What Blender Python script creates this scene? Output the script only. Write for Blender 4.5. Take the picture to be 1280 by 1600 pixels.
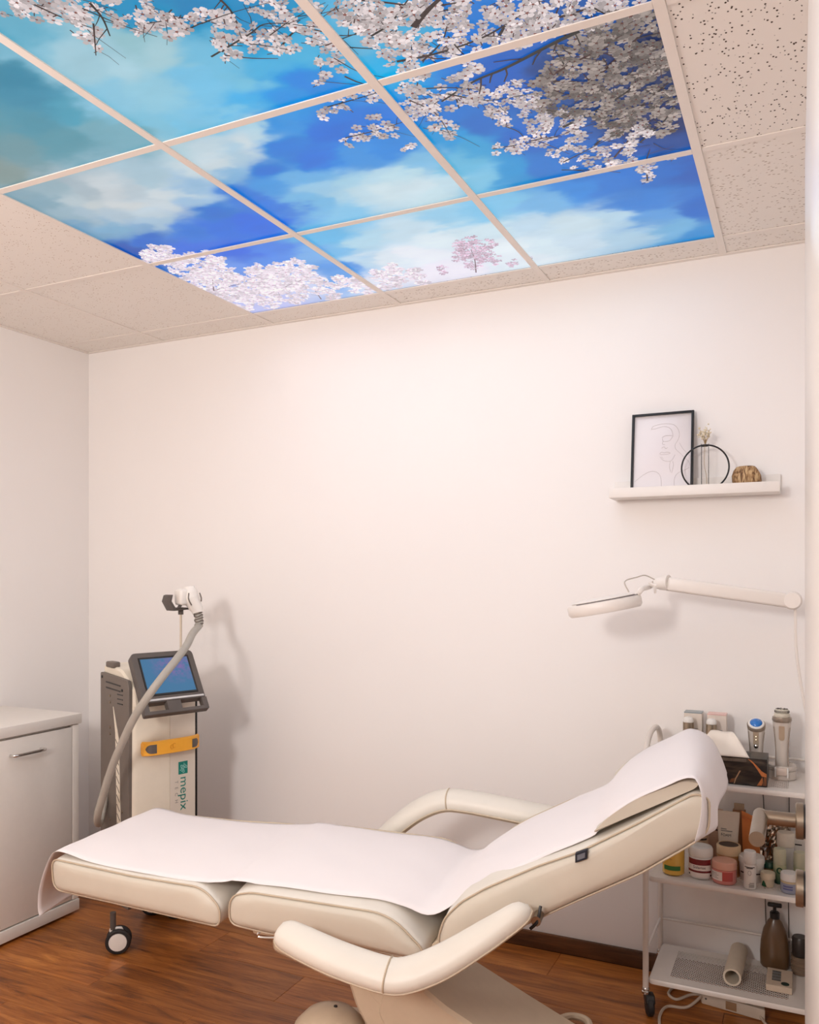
import bpy, bmesh, math, random
import numpy as np
from mathutils import Vector, Matrix

random.seed(7)
rng = np.random.default_rng(11)
scene = bpy.context.scene
col = scene.collection
for o in list(bpy.data.objects):
    bpy.data.objects.remove(o)

# ------------------------------------------------------------------ camera
YAW, F, SY = -0.4436, 1303.0, 101.0
CAM = np.array([3.248, -3.0866, 1.412])
cd = bpy.data.cameras.new('camera')
cam = bpy.data.objects.new('camera', cd)
col.objects.link(cam)
cam.location = CAM
cam.rotation_euler = (math.pi / 2, 0, -YAW)
cd.sensor_fit = 'HORIZONTAL'
cd.sensor_width = 36.0
cd.lens = 36.0 * F / 1280.0
cd.shift_y = SY / 1280.0
cd.clip_start = 0.02
scene.camera = cam

# ------------------------------------------------------------------ world, lights, exposure
vs = scene.view_settings
vs.view_transform = 'Standard'
vs.look = 'None'
vs.gamma = 1.0
vs.use_curve_mapping = False
vs.exposure = -0.10
world = bpy.data.worlds.new('room_world')
scene.world = world
world.use_nodes = True
bg = world.node_tree.nodes['Background']
bg.inputs['Color'].default_value = (1.0, 0.84, 0.70, 1)
bg.inputs['Strength'].default_value = 0.35
scene.cycles.max_bounces = 8


def area_light(name, loc, target, size, power, color, shape='SQUARE', size_y=None):
    d = bpy.data.lights.new(name, 'AREA')
    d.shape = shape
    d.size = size
    if size_y:
        d.size_y = size_y
    d.energy = power
    d.color = color
    o = bpy.data.objects.new(name, d)
    col.objects.link(o)
    o.location = loc
    o.rotation_euler = (Vector(target) - Vector(loc)).to_track_quat('-Z', 'Y').to_euler()
    return o


key = area_light('key_lamp', (2.15, -4.15, 2.05), (1.45, 0.0, 0.75), 0.40, 43, (1.0, 0.965, 0.955))
key.data.spread = math.radians(180)
area_light('unseen_fill_light', (1.3, -3.3, 1.75), (1.3, -3.15, 2.6), 0.7, 34, (1.0, 0.965, 0.955))  # added unseen light aimed up at the ceiling for ambient fill


# ------------------------------------------------------------------ measuring helpers
FW = np.array([math.sin(YAW), math.cos(YAW), 0.0])
RT = np.array([math.cos(YAW), -math.sin(YAW), 0.0])


def ray(px, py):
    return FW + (px - 640) / F * RT + np.array([0, 0, -(py - 800 - SY) / F])


def az(px, py, z):
    d = ray(px, py)
    return CAM + d * (z - CAM[2]) / d[2]


def ay(px, py, y):
    d = ray(px, py)
    return CAM + d * (y - CAM[1]) / d[1]


def dep(p):
    return float((np.array(p) - CAM) @ FW)


# ------------------------------------------------------------------ materials
def lin(c):
    c = np.asarray(c, float) / 255.0
    return np.where(c <= 0.04045, c / 12.92, ((c + 0.055) / 1.055) ** 2.4)


def rgba(c):
    l = lin(c)
    return (float(l[0]), float(l[1]), float(l[2]), 1.0)


MATS = {}


def mat(name, c, rough=0.5, metal=0.0, var=0.06, vscale=30.0, bump=0.0, bscale=200.0, coat=0.0, alpha=None, trans=0.0, spec=None, sss=0.0):
    if name in MATS:
        return MATS[name]
    m = bpy.data.materials.new(name)
    m.use_nodes = True
    nt = m.node_tree
    b = nt.nodes['Principled BSDF']
    b.inputs['Roughness'].default_value = rough
    b.inputs['Metallic'].default_value = metal
    if coat:
        b.inputs['Coat Weight'].default_value = coat
        b.inputs['Coat Roughness'].default_value = 0.12
    if trans:
        b.inputs['Transmission Weight'].default_value = trans
    if spec is not None:
        b.inputs['Specular IOR Level'].default_value = spec
    if sss:
        b.inputs['Subsurface Weight'].default_value = sss
        b.inputs['Subsurface Radius'].default_value = (0.01, 0.008, 0.006)
    tc = nt.nodes.new('ShaderNodeTexCoord')
    n = nt.nodes.new('ShaderNodeTexNoise')
    n.inputs['Scale'].default_value = vscale
    n.inputs['Detail'].default_value = 4
    nt.links.new(tc.outputs['Object'], n.inputs['Vector'])
    rmp = nt.nodes.new('ShaderNodeMapRange')
    rmp.inputs['From Min'].default_value = 0.3
    rmp.inputs['From Max'].default_value = 0.7
    rmp.inputs['To Min'].default_value = 1 - var
    rmp.inputs['To Max'].default_value = 1 + var * 0.5
    nt.links.new(n.outputs['Fac'], rmp.inputs['Value'])
    mx = nt.nodes.new('ShaderNodeVectorMath')
    mx.operation = 'SCALE'
    mx.inputs[0].default_value = rgba(c)[:3]
    nt.links.new(rmp.outputs['Result'], mx.inputs['Scale'])
    nt.links.new(mx.outputs['Vector'], b.inputs['Base Color'])
    if bump:
        n2 = nt.nodes.new('ShaderNodeTexNoise')
        n2.inputs['Scale'].default_value = bscale
        n2.inputs['Detail'].default_value = 3
        nt.links.new(tc.outputs['Object'], n2.inputs['Vector'])
        bp = nt.nodes.new('ShaderNodeBump')
        bp.inputs['Strength'].default_value = bump
        bp.inputs['Distance'].default_value = 0.002
        nt.links.new(n2.outputs['Fac'], bp.inputs['Height'])
        nt.links.new(bp.outputs['Normal'], b.inputs['Normal'])
    MATS[name] = m
    return m


def glass_mat(name, c, rough=0.05, ior=1.45):
    if name in MATS:
        return MATS[name]
    m = bpy.data.materials.new(name)
    m.use_nodes = True
    b = m.node_tree.nodes['Principled BSDF']
    b.inputs['Base Color'].default_value = rgba(c)
    b.inputs['Roughness'].default_value = rough
    b.inputs['Transmission Weight'].default_value = 1.0
    b.inputs['IOR'].default_value = ior
    MATS[name] = m
    return m


def thin_glass(name):
    m = bpy.data.materials.new(name)
    m.use_nodes = True
    nt = m.node_tree
    out = nt.nodes['Material Output']
    tr_ = nt.nodes.new('ShaderNodeBsdfTransparent')
    tr_.inputs['Color'].default_value = (0.975, 0.97, 0.965, 1)
    gl = nt.nodes.new('ShaderNodeBsdfGlossy')
    gl.inputs['Roughness'].default_value = 0.05
    lw_ = nt.nodes.new('ShaderNodeLayerWeight')
    lw_.inputs['Blend'].default_value = 0.10
    mx = nt.nodes.new('ShaderNodeMixShader')
    nt.links.new(lw_.outputs['Fresnel'], mx.inputs[0])
    nt.links.new(tr_.outputs[0], mx.inputs[1])
    nt.links.new(gl.outputs[0], mx.inputs[2])
    nt.links.new(mx.outputs[0], out.inputs['Surface'])
    return m


def vcol_emit(name, strength, base=0.25):
    m = bpy.data.materials.new(name)
    m.use_nodes = True
    nt = m.node_tree
    b = nt.nodes['Principled BSDF']
    b.inputs['Roughness'].default_value = 0.45
    a = nt.nodes.new('ShaderNodeAttribute')
    a.attribute_name = 'print'
    s = nt.nodes.new('ShaderNodeVectorMath')
    s.operation = 'SCALE'
    s.inputs['Scale'].default_value = base
    nt.links.new(a.outputs['Color'], s.inputs[0])
    nt.links.new(s.outputs['Vector'], b.inputs['Base Color'])
    nt.links.new(a.outputs['Color'], b.inputs['Emission Color'])
    b.inputs['Emission Strength'].default_value = strength
    m.cycles.emission_sampling = 'NONE'
    return m


M_WALL = mat('wall_paint', (246, 241, 237), 0.85, var=0.012, vscale=1.5, bump=0.05, bscale=400)
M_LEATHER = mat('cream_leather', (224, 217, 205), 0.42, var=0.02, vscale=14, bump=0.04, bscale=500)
M_LEATHER_SHADED = mat('cream_leather_shaded', (208, 199, 183), 0.45, var=0.03, vscale=9, bump=0.05, bscale=500)  # same cream leather, with the shade of the sides put into the colour
M_PIPING = mat('piping', (196, 178, 154), 0.5, var=0.03)
M_PAPER = mat('paper_sheet', (236, 229, 228), 0.9, var=0.01, vscale=5, bump=0.05, bscale=60)
M_BEDPLASTIC = mat('bed_plastic', (212, 192, 166), 0.4, var=0.03, bump=0.04, bscale=700)
M_CABWHITE = mat('cabinet_gloss_white', (236, 230, 222), 0.13, var=0.015, coat=0.5)
M_CABEDGE = mat('cabinet_white', (238, 232, 224), 0.4, var=0.015)
M_CHROME = mat('chrome', (205, 203, 200), 0.15, 1.0, var=0.02)
M_STEEL = mat('brushed_steel', (142, 128, 112), 0.36, 1.0, var=0.06, vscale=90)
M_BLACK = mat('black_plastic', (22, 21, 22), 0.4, var=0.1)
M_RUBBER = mat('black_rubber', (30, 28, 29), 0.6, var=0.1)
M_WHITEPL = mat('white_plastic', (232, 228, 222), 0.35, var=0.02)
M_GREYPL = mat('grey_plastic', (112, 102, 94), 0.5, var=0.05)
M_DARKGREY = mat('dark_grey_plastic', (90, 82, 77), 0.5, var=0.05)
M_MACHWHITE = mat('machine_white', (232, 222, 204), 0.38, var=0.02)
M_HOSE = mat('hose_grey', (172, 166, 156), 0.45, var=0.04)
M_YELLOW = mat('handle_yellow', (240, 170, 52), 0.4, var=0.04)
M_TROLLEY = mat('trolley_white', (224, 215, 206), 0.35, var=0.02)
M_SHELF = mat('shelf_white', (238, 231, 224), 0.45, var=0.015)
M_TEAL = mat('logo_teal', (12, 128, 116), 0.4, var=0.02)
M_TEALPALE = mat('logo_pale_teal', (150, 208, 200), 0.4, var=0.02)
M_PRINTGREY = mat('print_grey', (150, 145, 138), 0.6, var=0.02)
M_PRINTDARK = mat('print_dark', (45, 38, 36), 0.6, var=0.02)
M_TBAR = mat('tbar_white', (242, 233, 224), 0.42, var=0.01)
M_BASEB = None


# ------------------------------------------------------------------ mesh helpers
def link_mesh(name, verts, faces, m, parent=None, smooth=False, world_inv=True):
    me = bpy.data.meshes.new(name)
    me.from_pydata([tuple(map(float, v)) for v in verts], [], faces)
    me.validate(clean_customdata=False)
    me.update()
    bm = bmesh.new()
    bm.from_mesh(me)
    bmesh.ops.recalc_face_normals(bm, faces=bm.faces)
    bm.to_mesh(me)
    bm.free()
    if smooth:
        me.polygons.foreach_set('use_smooth', [True] * len(me.polygons))
        if smooth != 'all':
            try:
                me.set_sharp_from_angle(angle=math.radians(42))
            except Exception:
                pass
    if m is not None:
        me.materials.append(m)
    o = bpy.data.objects.new(name, me)
    col.objects.link(o)
    if parent is not None:
        o.parent = parent
        if world_inv:
            o.matrix_parent_inverse = parent_inv(parent)
    return o


def parent_inv(p):
    mw = Matrix.Identity(4)
    chain = []
    q = p
    while q is not None:
        chain.append(q)
        q = q.parent
    for q in reversed(chain):
        if q.parent is not None:
            mw = mw @ q.matrix_parent_inverse
        mw = mw @ Matrix.LocRotScale(q.location, q.rotation_euler, q.scale)
    return mw.inverted()


def thing(name, label, cat, loc=(0, 0, 0), group=None):
    o = bpy.data.objects.new(name, None)
    col.objects.link(o)
    o.empty_display_size = 0.05
    o.location = tuple(map(float, loc))
    return tag(o, label, cat, group)


def tag(o, label, cat, group=None):
    o['label'] = label
    o['category'] = cat
    if group:
        o['group'] = group
    return o


def struct(o, label=None):
    o['kind'] = 'structure'
    if label:
        o['label'] = label
    return o


def box_data(x0, x1, y0, y1, z0, z1, bev=0.0, seg=2):
    bm = bmesh.new()
    bmesh.ops.create_cube(bm, size=1.0)
    for v in bm.verts:
        v.co = Vector(((x0 + x1) / 2 + v.co.x * (x1 - x0), (y0 + y1) / 2 + v.co.y * (y1 - y0), (z0 + z1) / 2 + v.co.z * (z1 - z0)))
    if bev > 0:
        bmesh.ops.bevel(bm, geom=list(bm.edges), offset=bev, segments=seg, profile=0.5, affect='EDGES')
    vs_ = [tuple(v.co) for v in bm.verts]
    for i, v in enumerate(bm.verts):
        v.index = i
    fs = [[v.index for v in f.verts] for f in bm.faces]
    bm.free()
    return vs_, fs


def box(name, x0, x1, y0, y1, z0, z1, m, parent=None, bev=0.0, seg=2, xf=None):
    v, f = box_data(x0, x1, y0, y1, z0, z1, bev, seg)
    if xf:
        v = [xf(*p) for p in v]
    return link_mesh(name, v, f, m, parent, smooth=bev > 0)


def lathe_data(prof, n=24, loc=(0, 0, 0), sx=1.0, sy=1.0):
    verts, faces, rings = [], [], []
    for (r, z) in prof:
        if r < 1e-6:
            rings.append([len(verts)])
            verts.append((loc[0], loc[1], loc[2] + z))
        else:
            ring = []
            for k in range(n):
                a = 2 * math.pi * k / n
                ring.append(len(verts))
                verts.append((loc[0] + r * sx * math.cos(a), loc[1] + r * sy * math.sin(a), loc[2] + z))
            rings.append(ring)
    for a, b in zip(rings[:-1], rings[1:]):
        if len(a) == 1 and len(b) == 1:
            continue
        for k in range(n):
            k2 = (k + 1) % n
            if len(a) == 1:
                faces.append([a[0], b[k2], b[k]])
            elif len(b) == 1:
                faces.append([a[k], a[k2], b[0]])
            else:
                faces.append([a[k], a[k2], b[k2], b[k]])
    return verts, faces


def lathe(name, prof, m, parent=None, loc=(0, 0, 0), n=24, xf=None, sx=1.0, sy=1.0):
    v, f = lathe_data(prof, n, (0, 0, 0) if xf else loc, sx, sy)
    if xf:
        v = [xf(*p) for p in v]
    return link_mesh(name, v, f, m, parent, smooth=True)


def catmull(pts, sub=6, closed=False):
    P = [np.array(p, float) for p in pts]
    n = len(P)
    out = []
    rngk = range(n if closed else n - 1)
    for i in rngk:
        p0 = P[(i - 1) % n] if (closed or i > 0) else 2 * P[0] - P[1]
        p1 = P[i]
        p2 = P[(i + 1) % n]
        p3 = P[(i + 2) % n] if (closed or i + 2 < n) else 2 * P[-1] - P[-2]
        for s in range(sub):
            t = s / sub
            out.append(0.5 * ((2 * p1) + (-p0 + p2) * t + (2 * p0 - 5 * p1 + 4 * p2 - p3) * t * t + (-p0 + 3 * p1 - 3 * p2 + p3) * t ** 3))
    if not closed:
        out.append(P[-1])
    return out


def tube_data(pts, r, n=8, closed=False, sub=6, smooth=True):
    P = catmull(pts, sub, closed) if smooth else [np.array(p, float) for p in pts]
    N = len(P)
    rad = r if hasattr(r, '__len__') else None
    T = []
    for i in range(N):
        a = P[(i - 1) % N] if (closed or i > 0) else P[i]
        b = P[(i + 1) % N] if (closed or i < N - 1) else P[i]
        t = b - a
        T.append(t / (np.linalg.norm(t) + 1e-12))
    up = np.array([0, 0, 1.0]) if abs(T[0][2]) < 0.9 else np.array([1.0, 0, 0])
    u = np.cross(T[0], up)
    u /= np.linalg.norm(u)
    verts, faces = [], []
    for i in range(N):
        u = u - T[i] * (u @ T[i])
        u /= np.linalg.norm(u)
        w = np.cross(T[i], u)
        ri = r if rad is None else float(np.interp(i / (N - 1), np.linspace(0, 1, len(rad)), rad))
        for k in range(n):
            a = 2 * math.pi * k / n
            verts.append(P[i] + ri * (math.cos(a) * u + math.sin(a) * w))
    for i in range(N if closed else N - 1):
        j = (i + 1) % N
        for k in range(n):
            k2 = (k + 1) % n
            faces.append([i * n + k, i * n + k2, j * n + k2, j * n + k])
    if not closed:
        faces.append([k for k in range(n)][::-1])
        faces.append([(N - 1) * n + k for k in range(n)])
    return verts, faces


def tube(name, pts, r, m, parent=None, n=8, closed=False, sub=6, smooth=True):
    v, f = tube_data(pts, r, n, closed, sub, smooth)
    return link_mesh(name, v, f, m, parent, smooth=True)


def prism(name, poly, t0, t1, m, parent=None, xf=None, bev=0.0):
    """poly: 2-D outline (a, b); extruded from t0 to t1; xf(a, b, t) -> world."""
    n = len(poly)
    ts = [(t0, 1.0)] if not bev else [(t0, -bev), (t0 + math.copysign(bev, t1 - t0), 0)]
    layers = []
    if bev:
        s = math.copysign(bev, t1 - t0)
        inner = inset(poly, bev)
        layers = [(inner, t0), (poly, t0 + s), (poly, t1 - s), (inner, t1)]
    else:
        layers = [(poly, t0), (poly, t1)]
    verts, faces = [], []
    for pl, t in layers:
        for (a, b) in pl:
            verts.append(xf(a, b, t) if xf else (a, b, t))
    L = len(layers)
    for l in range(L - 1):
        for k in range(n):
            k2 = (k + 1) % n
            faces.append([l * n + k, l * n + k2, (l + 1) * n + k2, (l + 1) * n + k])
    faces.append(list(range(n))[::-1])
    faces.append([(L - 1) * n + k for k in range(n)])
    return link_mesh(name, verts, faces, m, parent, smooth=True)


def inset(poly, d):
    n = len(poly)
    P = [np.array(p, float) for p in poly]
    area = sum(P[i][0] * P[(i + 1) % n][1] - P[(i + 1) % n][0] * P[i][1] for i in range(n))
    sg = 1 if area > 0 else -1
    out = []
    for i in range(n):
        e0 = P[i] - P[i - 1]
        e1 = P[(i + 1) % n] - P[i]
        e0 = e0 / (np.linalg.norm(e0) + 1e-9)
        e1 = e1 / (np.linalg.norm(e1) + 1e-9)
        n0 = np.array([-e0[1], e0[0]]) * sg
        n1 = np.array([-e1[1], e1[0]]) * sg
        b = n0 + n1
        b = b / max(1e-6, np.linalg.norm(b))
        out.append(P[i] + b * d)
    return out


def round_poly(poly, r, seg=4):
    """round each corner; r may be list"""
    n = len(poly)
    P = [np.array(p, float) for p in poly]
    out = []
    for i in range(n):
        ri = r[i] if hasattr(r, '__len__') else r
        if ri <= 0:
            out.append(P[i])
            continue
        a, b, c = P[i - 1], P[i], P[(i + 1) % n]
        la, lc = np.linalg.norm(a - b), np.linalg.norm(c - b)
        d = min(ri, 0.48 * la, 0.48 * lc)
        p0 = b + (a - b) / la * d
        p2 = b + (c - b) / lc * d
        for k in range(seg + 1):
            t = k / seg
            out.append((1 - t) ** 2 * p0 + 2 * t * (1 - t) * b + t * t * p2)
    return out


def rrect(w, h, r, seg=4, cx=0.0, cy=0.0):
    return round_poly([(cx - w / 2, cy - h / 2), (cx + w / 2, cy - h / 2), (cx + w / 2, cy + h / 2), (cx - w / 2, cy + h / 2)], r, seg)


def text_mesh(name, s, size, xf, m, parent, extr=0.0, align='LEFT', spacing=1.0):
    c = bpy.data.curves.new(name, 'FONT')
    c.body = s
    c.size = size
    c.align_x = align
    c.space_character = spacing
    c.resolution_u = 3
    t = bpy.data.objects.new(name, c)
    col.objects.link(t)
    bpy.context.view_layer.update()
    dg = bpy.context.evaluated_depsgraph_get()
    me = bpy.data.meshes.new_from_object(t.evaluated_get(dg))
    verts = [xf(v.co.x, v.co.y) for v in me.vertices]
    faces = [list(p.vertices) for p in me.polygons]
    bpy.data.objects.remove(t)
    return link_mesh(name, verts, faces, m, parent)


# ================================================================== SETTING
H = 2.5287
XR = 3.40          # right wall
YF = -4.5          # front wall, behind the camera
A = [0.490, 1.115, 1.740, 2.365, 2.990, 3.615]
B = [-0.1594, -0.7844, -1.4094, -2.0344, -2.6594, -3.2844, -3.9094]

wb = struct(box('wall_back', -0.1, XR + 0.1, 0.0, 0.1, -0.05, H + 0.1, M_WALL), 'plain warm white plastered back wall')
wl = struct(box('wall_left', -0.1, 0.0, YF - 0.1, 0.0, -0.05, H + 0.1, M_WALL), 'plain warm white left wall')
wr = struct(box('wall_right', XR, XR + 0.1, YF - 0.1, 0.0, -0.05, H + 0.1, M_WALL), 'white right wall behind the open door')
wf = struct(box('wall_front', 0.0, XR, YF - 0.1, YF, -0.05, H + 0.1, M_WALL), 'white wall behind the viewer')

# floor ---------------------------------------------------------------
def wood_mat(name, dark=(58, 32, 16), mid=(104, 62, 32), light=(142, 90, 50), rough=0.36, gscale=1.0):
    m = bpy.data.materials.new(name)
    m.use_nodes = True
    nt = m.node_tree
    b = nt.nodes['Principled BSDF']
    tc = nt.nodes.new('ShaderNodeTexCoord')
    oi = nt.nodes.new('ShaderNodeObjectInfo')
    ad = nt.nodes.new('ShaderNodeVectorMath')
    ad.operation = 'MULTIPLY_ADD'
    cb = nt.nodes.new('ShaderNodeCombineXYZ')
    for k in range(3):
        nt.links.new(oi.outputs['Random'], cb.inputs[k])
    ad.inputs[1].default_value = (37, 53, 11)
    nt.links.new(cb.outputs[0], ad.inputs[0])
    nt.links.new(tc.outputs['Object'], ad.inputs[2])
    mp = nt.nodes.new('ShaderNodeMapping')
    mp.inputs['Scale'].default_value = (2.6 * gscale, 21 * gscale, 21 * gscale)
    nt.links.new(ad.outputs[0], mp.inputs['Vector'])
    n1 = nt.nodes.new('ShaderNodeTexNoise')
    n1.inputs['Scale'].default_value = 1.0
    n1.inputs['Detail'].default_value = 7
    n1.inputs['Roughness'].default_value = 0.7
    n1.inputs['Distortion'].default_value = 0.9
    nt.links.new(mp.outputs[0], n1.inputs['Vector'])
    mp2 = nt.nodes.new('ShaderNodeMapping')
    mp2.inputs['Scale'].default_value = (5 * gscale, 160 * gscale, 160 * gscale)
    nt.links.new(ad.outputs[0], mp2.inputs['Vector'])
    n2 = nt.nodes.new('ShaderNodeTexNoise')
    n2.inputs['Scale'].default_value = 1.0
    n2.inputs['Detail'].default_value = 3
    nt.links.new(mp2.outputs[0], n2.inputs['Vector'])
    mx = nt.nodes.new('ShaderNodeMix')
    mx.inputs[0].default_value = 0.25
    nt.links.new(n1.outputs['Fac'], mx.inputs[2])
    nt.links.new(n2.outputs['Fac'], mx.inputs[3])
    cr = nt.nodes.new('ShaderNodeValToRGB')
    e = cr.color_ramp.elements
    e[0].position = 0.33
    e[0].color = rgba(dark)
    e[1].position = 0.68
    e[1].color = rgba(light)
    x = e.new(0.48)
    x.color = rgba(mid)
    nt.links.new(mx.outputs[0], cr.inputs['Fac'])
    hv = nt.nodes.new('ShaderNodeHueSaturation')
    mr = nt.nodes.new('ShaderNodeMapRange')
    mr.inputs['To Min'].default_value = 0.82
    mr.inputs['To Max'].default_value = 1.14
    nt.links.new(oi.outputs['Random'], mr.inputs['Value'])
    nt.links.new(mr.outputs[0], hv.inputs['Value'])
    nt.links.new(cr.outputs['Color'], hv.inputs['Color'])
    nt.links.new(hv.outputs['Color'], b.inputs['Base Color'])
    b.inputs['Roughness'].default_value = rough
    bp = nt.nodes.new('ShaderNodeBump')
    bp.inputs['Strength'].default_value = 0.12
    bp.inputs['Distance'].default_value = 0.001
    nt.links.new(n2.outputs['Fac'], bp.inputs['Height'])
    nt.links.new(bp.outputs['Normal'], b.inputs['Normal'])
    return m


M_WOOD = wood_mat('plank_wood', dark=(86, 44, 14), mid=(156, 90, 36), light=(200, 130, 62))
M_BASEB = wood_mat('baseboard_wood', (62, 34, 18), (92, 56, 32), (122, 78, 46), 0.4)
fl = struct(box('floor', -0.1, XR + 0.1, YF - 0.1, 0.1, -0.06, -0.004, mat('floor_under', (40, 24, 14), 0.8)), 'brown wood plank floor')
PW, PL = 0.189, 1.21
pv, pf = box_data(-PL / 2 + 0.0005, PL / 2 - 0.0005, -PW / 2 + 0.0004, PW / 2 - 0.0004, -0.008, 0.0, 0.0008, 1)
pm = bpy.data.meshes.new('floor_plank')
pm.from_pydata(pv, [], pf)
pm.materials.append(M_WOOD)
offs = [0.0, 0.43, 0.86, 0.2, 0.65]
row = 0
y = -0.02 - PW / 2
while y > YF - PW / 2:
    off = (offs[row % 5] + 0.19 * row) % PL
    x = -off + PL / 2
    while x - PL / 2 < XR:
        x0, x1 = max(x - PL / 2, 0.004), min(x + PL / 2, XR - 0.004)
        y0, y1 = max(y - PW / 2, YF + 0.002), y + PW / 2
        if x1 - x0 > 0.02 and y1 - y0 > 0.02:
            if x1 - x0 > PL - 1e-4 and y1 - y0 > PW - 1e-4:
                o = bpy.data.objects.new('floor_plank', pm)
                o.location = (x, y, 0)
            else:
                v, f = box_data(x0 - x + 0.0005, x1 - x - 0.0005, y0 - y + 0.0004, y1 - y - 0.0004, -0.008, 0.0, 0.0008, 1)
                me = bpy.data.meshes.new('floor_plank')
                me.from_pydata(v, [], f)
                me.materials.append(M_WOOD)
                o = bpy.data.objects.new('floor_plank', me)
                o.location = (x, y, 0)
            col.objects.link(o)
            o.parent = fl
        x += PL
    y -= PW
    row += 1

bbp = [(0, 0.0), (0, 0.055), (0.006, 0.06), (0.014, 0.058), (0.016, 0.052), (0.016, 0.0)]
struct(prism('baseboard_back', bbp, 0.017, XR - 0.001, M_BASEB, None, lambda a, b, t: (t, -a, b)), 'brown wood baseboard along the back wall')
struct(prism('baseboard_left', bbp, YF + 0.01, 0.0, M_BASEB, None, lambda a, b, t: (a, t, b)), 'brown wood baseboard along the left wall')

# ceiling ---------------------------------------------------------------
def tile_mat(name, kind):
    m = bpy.data.materials.new(name)
    m.use_nodes = True
    nt = m.node_tree
    b = nt.nodes['Principled BSDF']
    b.inputs['Roughness'].default_value = 0.95
    tc = nt.nodes.new('ShaderNodeTexCoord')
    mp = nt.nodes.new('ShaderNodeMapping')
    nt.links.new(tc.outputs['Object'], mp.inputs['Vector'])
    vo = nt.nodes.new('ShaderNodeTexVoronoi')
    nz = nt.nodes.new('ShaderNodeTexNoise')
    nt.links.new(mp.outputs[0], vo.inputs['Vector'])
    nt.links.new(mp.outputs[0], nz.inputs['Vector'])
    cr = nt.nodes.new('ShaderNodeValToRGB')
    e = cr.color_ramp.elements
    if kind == 'dots':
        mp.inputs['Scale'].default_value = (1.0, 0.8, 1)
        vo.inputs['Scale'].default_value = 95
        nz.inputs['Scale'].default_value = 22
        lo, hi, noise_lo, dark = 0.16, 0.24, 0.43, (70, 50, 34)
    elif kind == 'fissure':
        mp.inputs['Scale'].default_value = (0.38, 1.0, 1)
        vo.inputs['Scale'].default_value = 150
        nz.inputs['Scale'].default_value = 40
        lo, hi, noise_lo, dark = 0.16, 0.26, 0.45, (150, 124, 98)
    else:
        mp.inputs['Scale'].default_value = (0.8, 1.0, 1)
        vo.inputs['Scale'].default_value = 110
        nz.inputs['Scale'].default_value = 25
        lo, hi, noise_lo, dark = 0.12, 0.24, 0.47, (188, 164, 142)
    e[0].position = lo
    e[0].color = (0, 0, 0, 1)
    e[1].position = hi
    e[1].color = (1, 1, 1, 1)
    nt.links.new(vo.outputs['Distance'], cr.inputs['Fac'])
    gt = nt.nodes.new('ShaderNodeMath')
    gt.operation = 'LESS_THAN'
    gt.inputs[1].default_value = noise_lo
    nt.links.new(nz.outputs['Fac'], gt.inputs[0])
    mxv = nt.nodes.new('ShaderNodeMath')
    mxv.operation = 'MAXIMUM'
    nt.links.new(cr.outputs['Color'], mxv.inputs[0])
    nt.links.new(gt.outputs[0], mxv.inputs[1])
    mx = nt.nodes.new('ShaderNodeMix')
    mx.data_type = 'RGBA'
    mx.inputs[6].default_value = rgba(dark)
    mx.inputs[7].default_value = rgba((244, 237, 229))
    nt.links.new(mxv.outputs[0], mx.inputs[0])
    nt.links.new(mx.outputs[2], b.inputs['Base Color'])
    bp = nt.nodes.new('ShaderNodeBump')
    bp.inputs['Strength'].default_value = 0.5
    bp.inputs['Distance'].default_value = 0.003
    nt.links.new(mxv.outputs[0], bp.inputs['Height'])
    nt.links.new(bp.outputs['Normal'], b.inputs['Normal'])
    return m


TM = {k: tile_mat('ceiling_tile_' + k, k) for k in ('dots', 'fissure', 'plain')}
ce = struct(box('ceiling', -0.1, XR + 0.1, YF - 0.1, 0.1, H + 0.06, H + 0.1, mat('ceiling_slab', (150, 140, 130), 0.9)), 'suspended ceiling of square tiles in a white grid')
XS = [0.0] + A[:5] + [XR]
YS = [0.0] + B[:7] + [YF]
tile_cache = {}
for i in range(len(XS) - 1):
    for j in range(len(YS) - 1):
        x0, x1, y1, y0 = XS[i], XS[i + 1], YS[j], YS[j + 1]
        if 2 <= i <= 4 and 1 <= j <= 3:
            continue                       # backlit panels hang here
        kind = 'plain'
        if i == 5:
            kind = 'fissure' if j == 1 else 'dots'
        if j == 0 and i > 2:
            kind = 'fissure'
        sx, sy = (x1 - x0) / 2 - 0.003, (y1 - y0) / 2 - 0.003
        key = (round(sx, 3), round(sy, 3), kind)
        if key not in tile_cache:
            v, f = box_data(-sx, sx, -sy, sy, 0.0, 0.014, 0.0015, 1)
            me = bpy.data.meshes.new('ceiling_tile')
            me.from_pydata(v, [], f)
            me.materials.append(TM[kind])
            tile_cache[key] = me
        o = bpy.data.objects.new('ceiling_tile', tile_cache[key])
        col.objects.link(o)
        o.location = ((x0 + x1) / 2, (y0 + y1) / 2, H + 0.003)
        o.parent = ce
TB = 0.012
for x in A[:5]:
    box('grid_runner', x - TB, x + TB, YF + 0.02, -0.02, H - 0.001, H + 0.0028, M_TBAR, ce, 0.0006, 1)
for y in B:
    for i in range(len(XS) - 1):
        box('grid_cross_tee', XS[i] + TB + 0.0005, XS[i + 1] - TB - 0.0005, y - TB, y + TB, H, H + 0.0028, M_TBAR, ce, 0.0006, 1)
struct(box('trim_1', 0.0, XR, -0.02, 0.0, H - 0.0015, H + 0.0025, M_TBAR, None, 0.0005, 1), 'white wall angle where ceiling meets back wall')
struct(box('trim_2', 0.0, 0.02, YF, -0.02, H - 0.0015, H + 0.0025, M_TBAR, None, 0.0005, 1), 'white wall angle where ceiling meets left wall')

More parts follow.
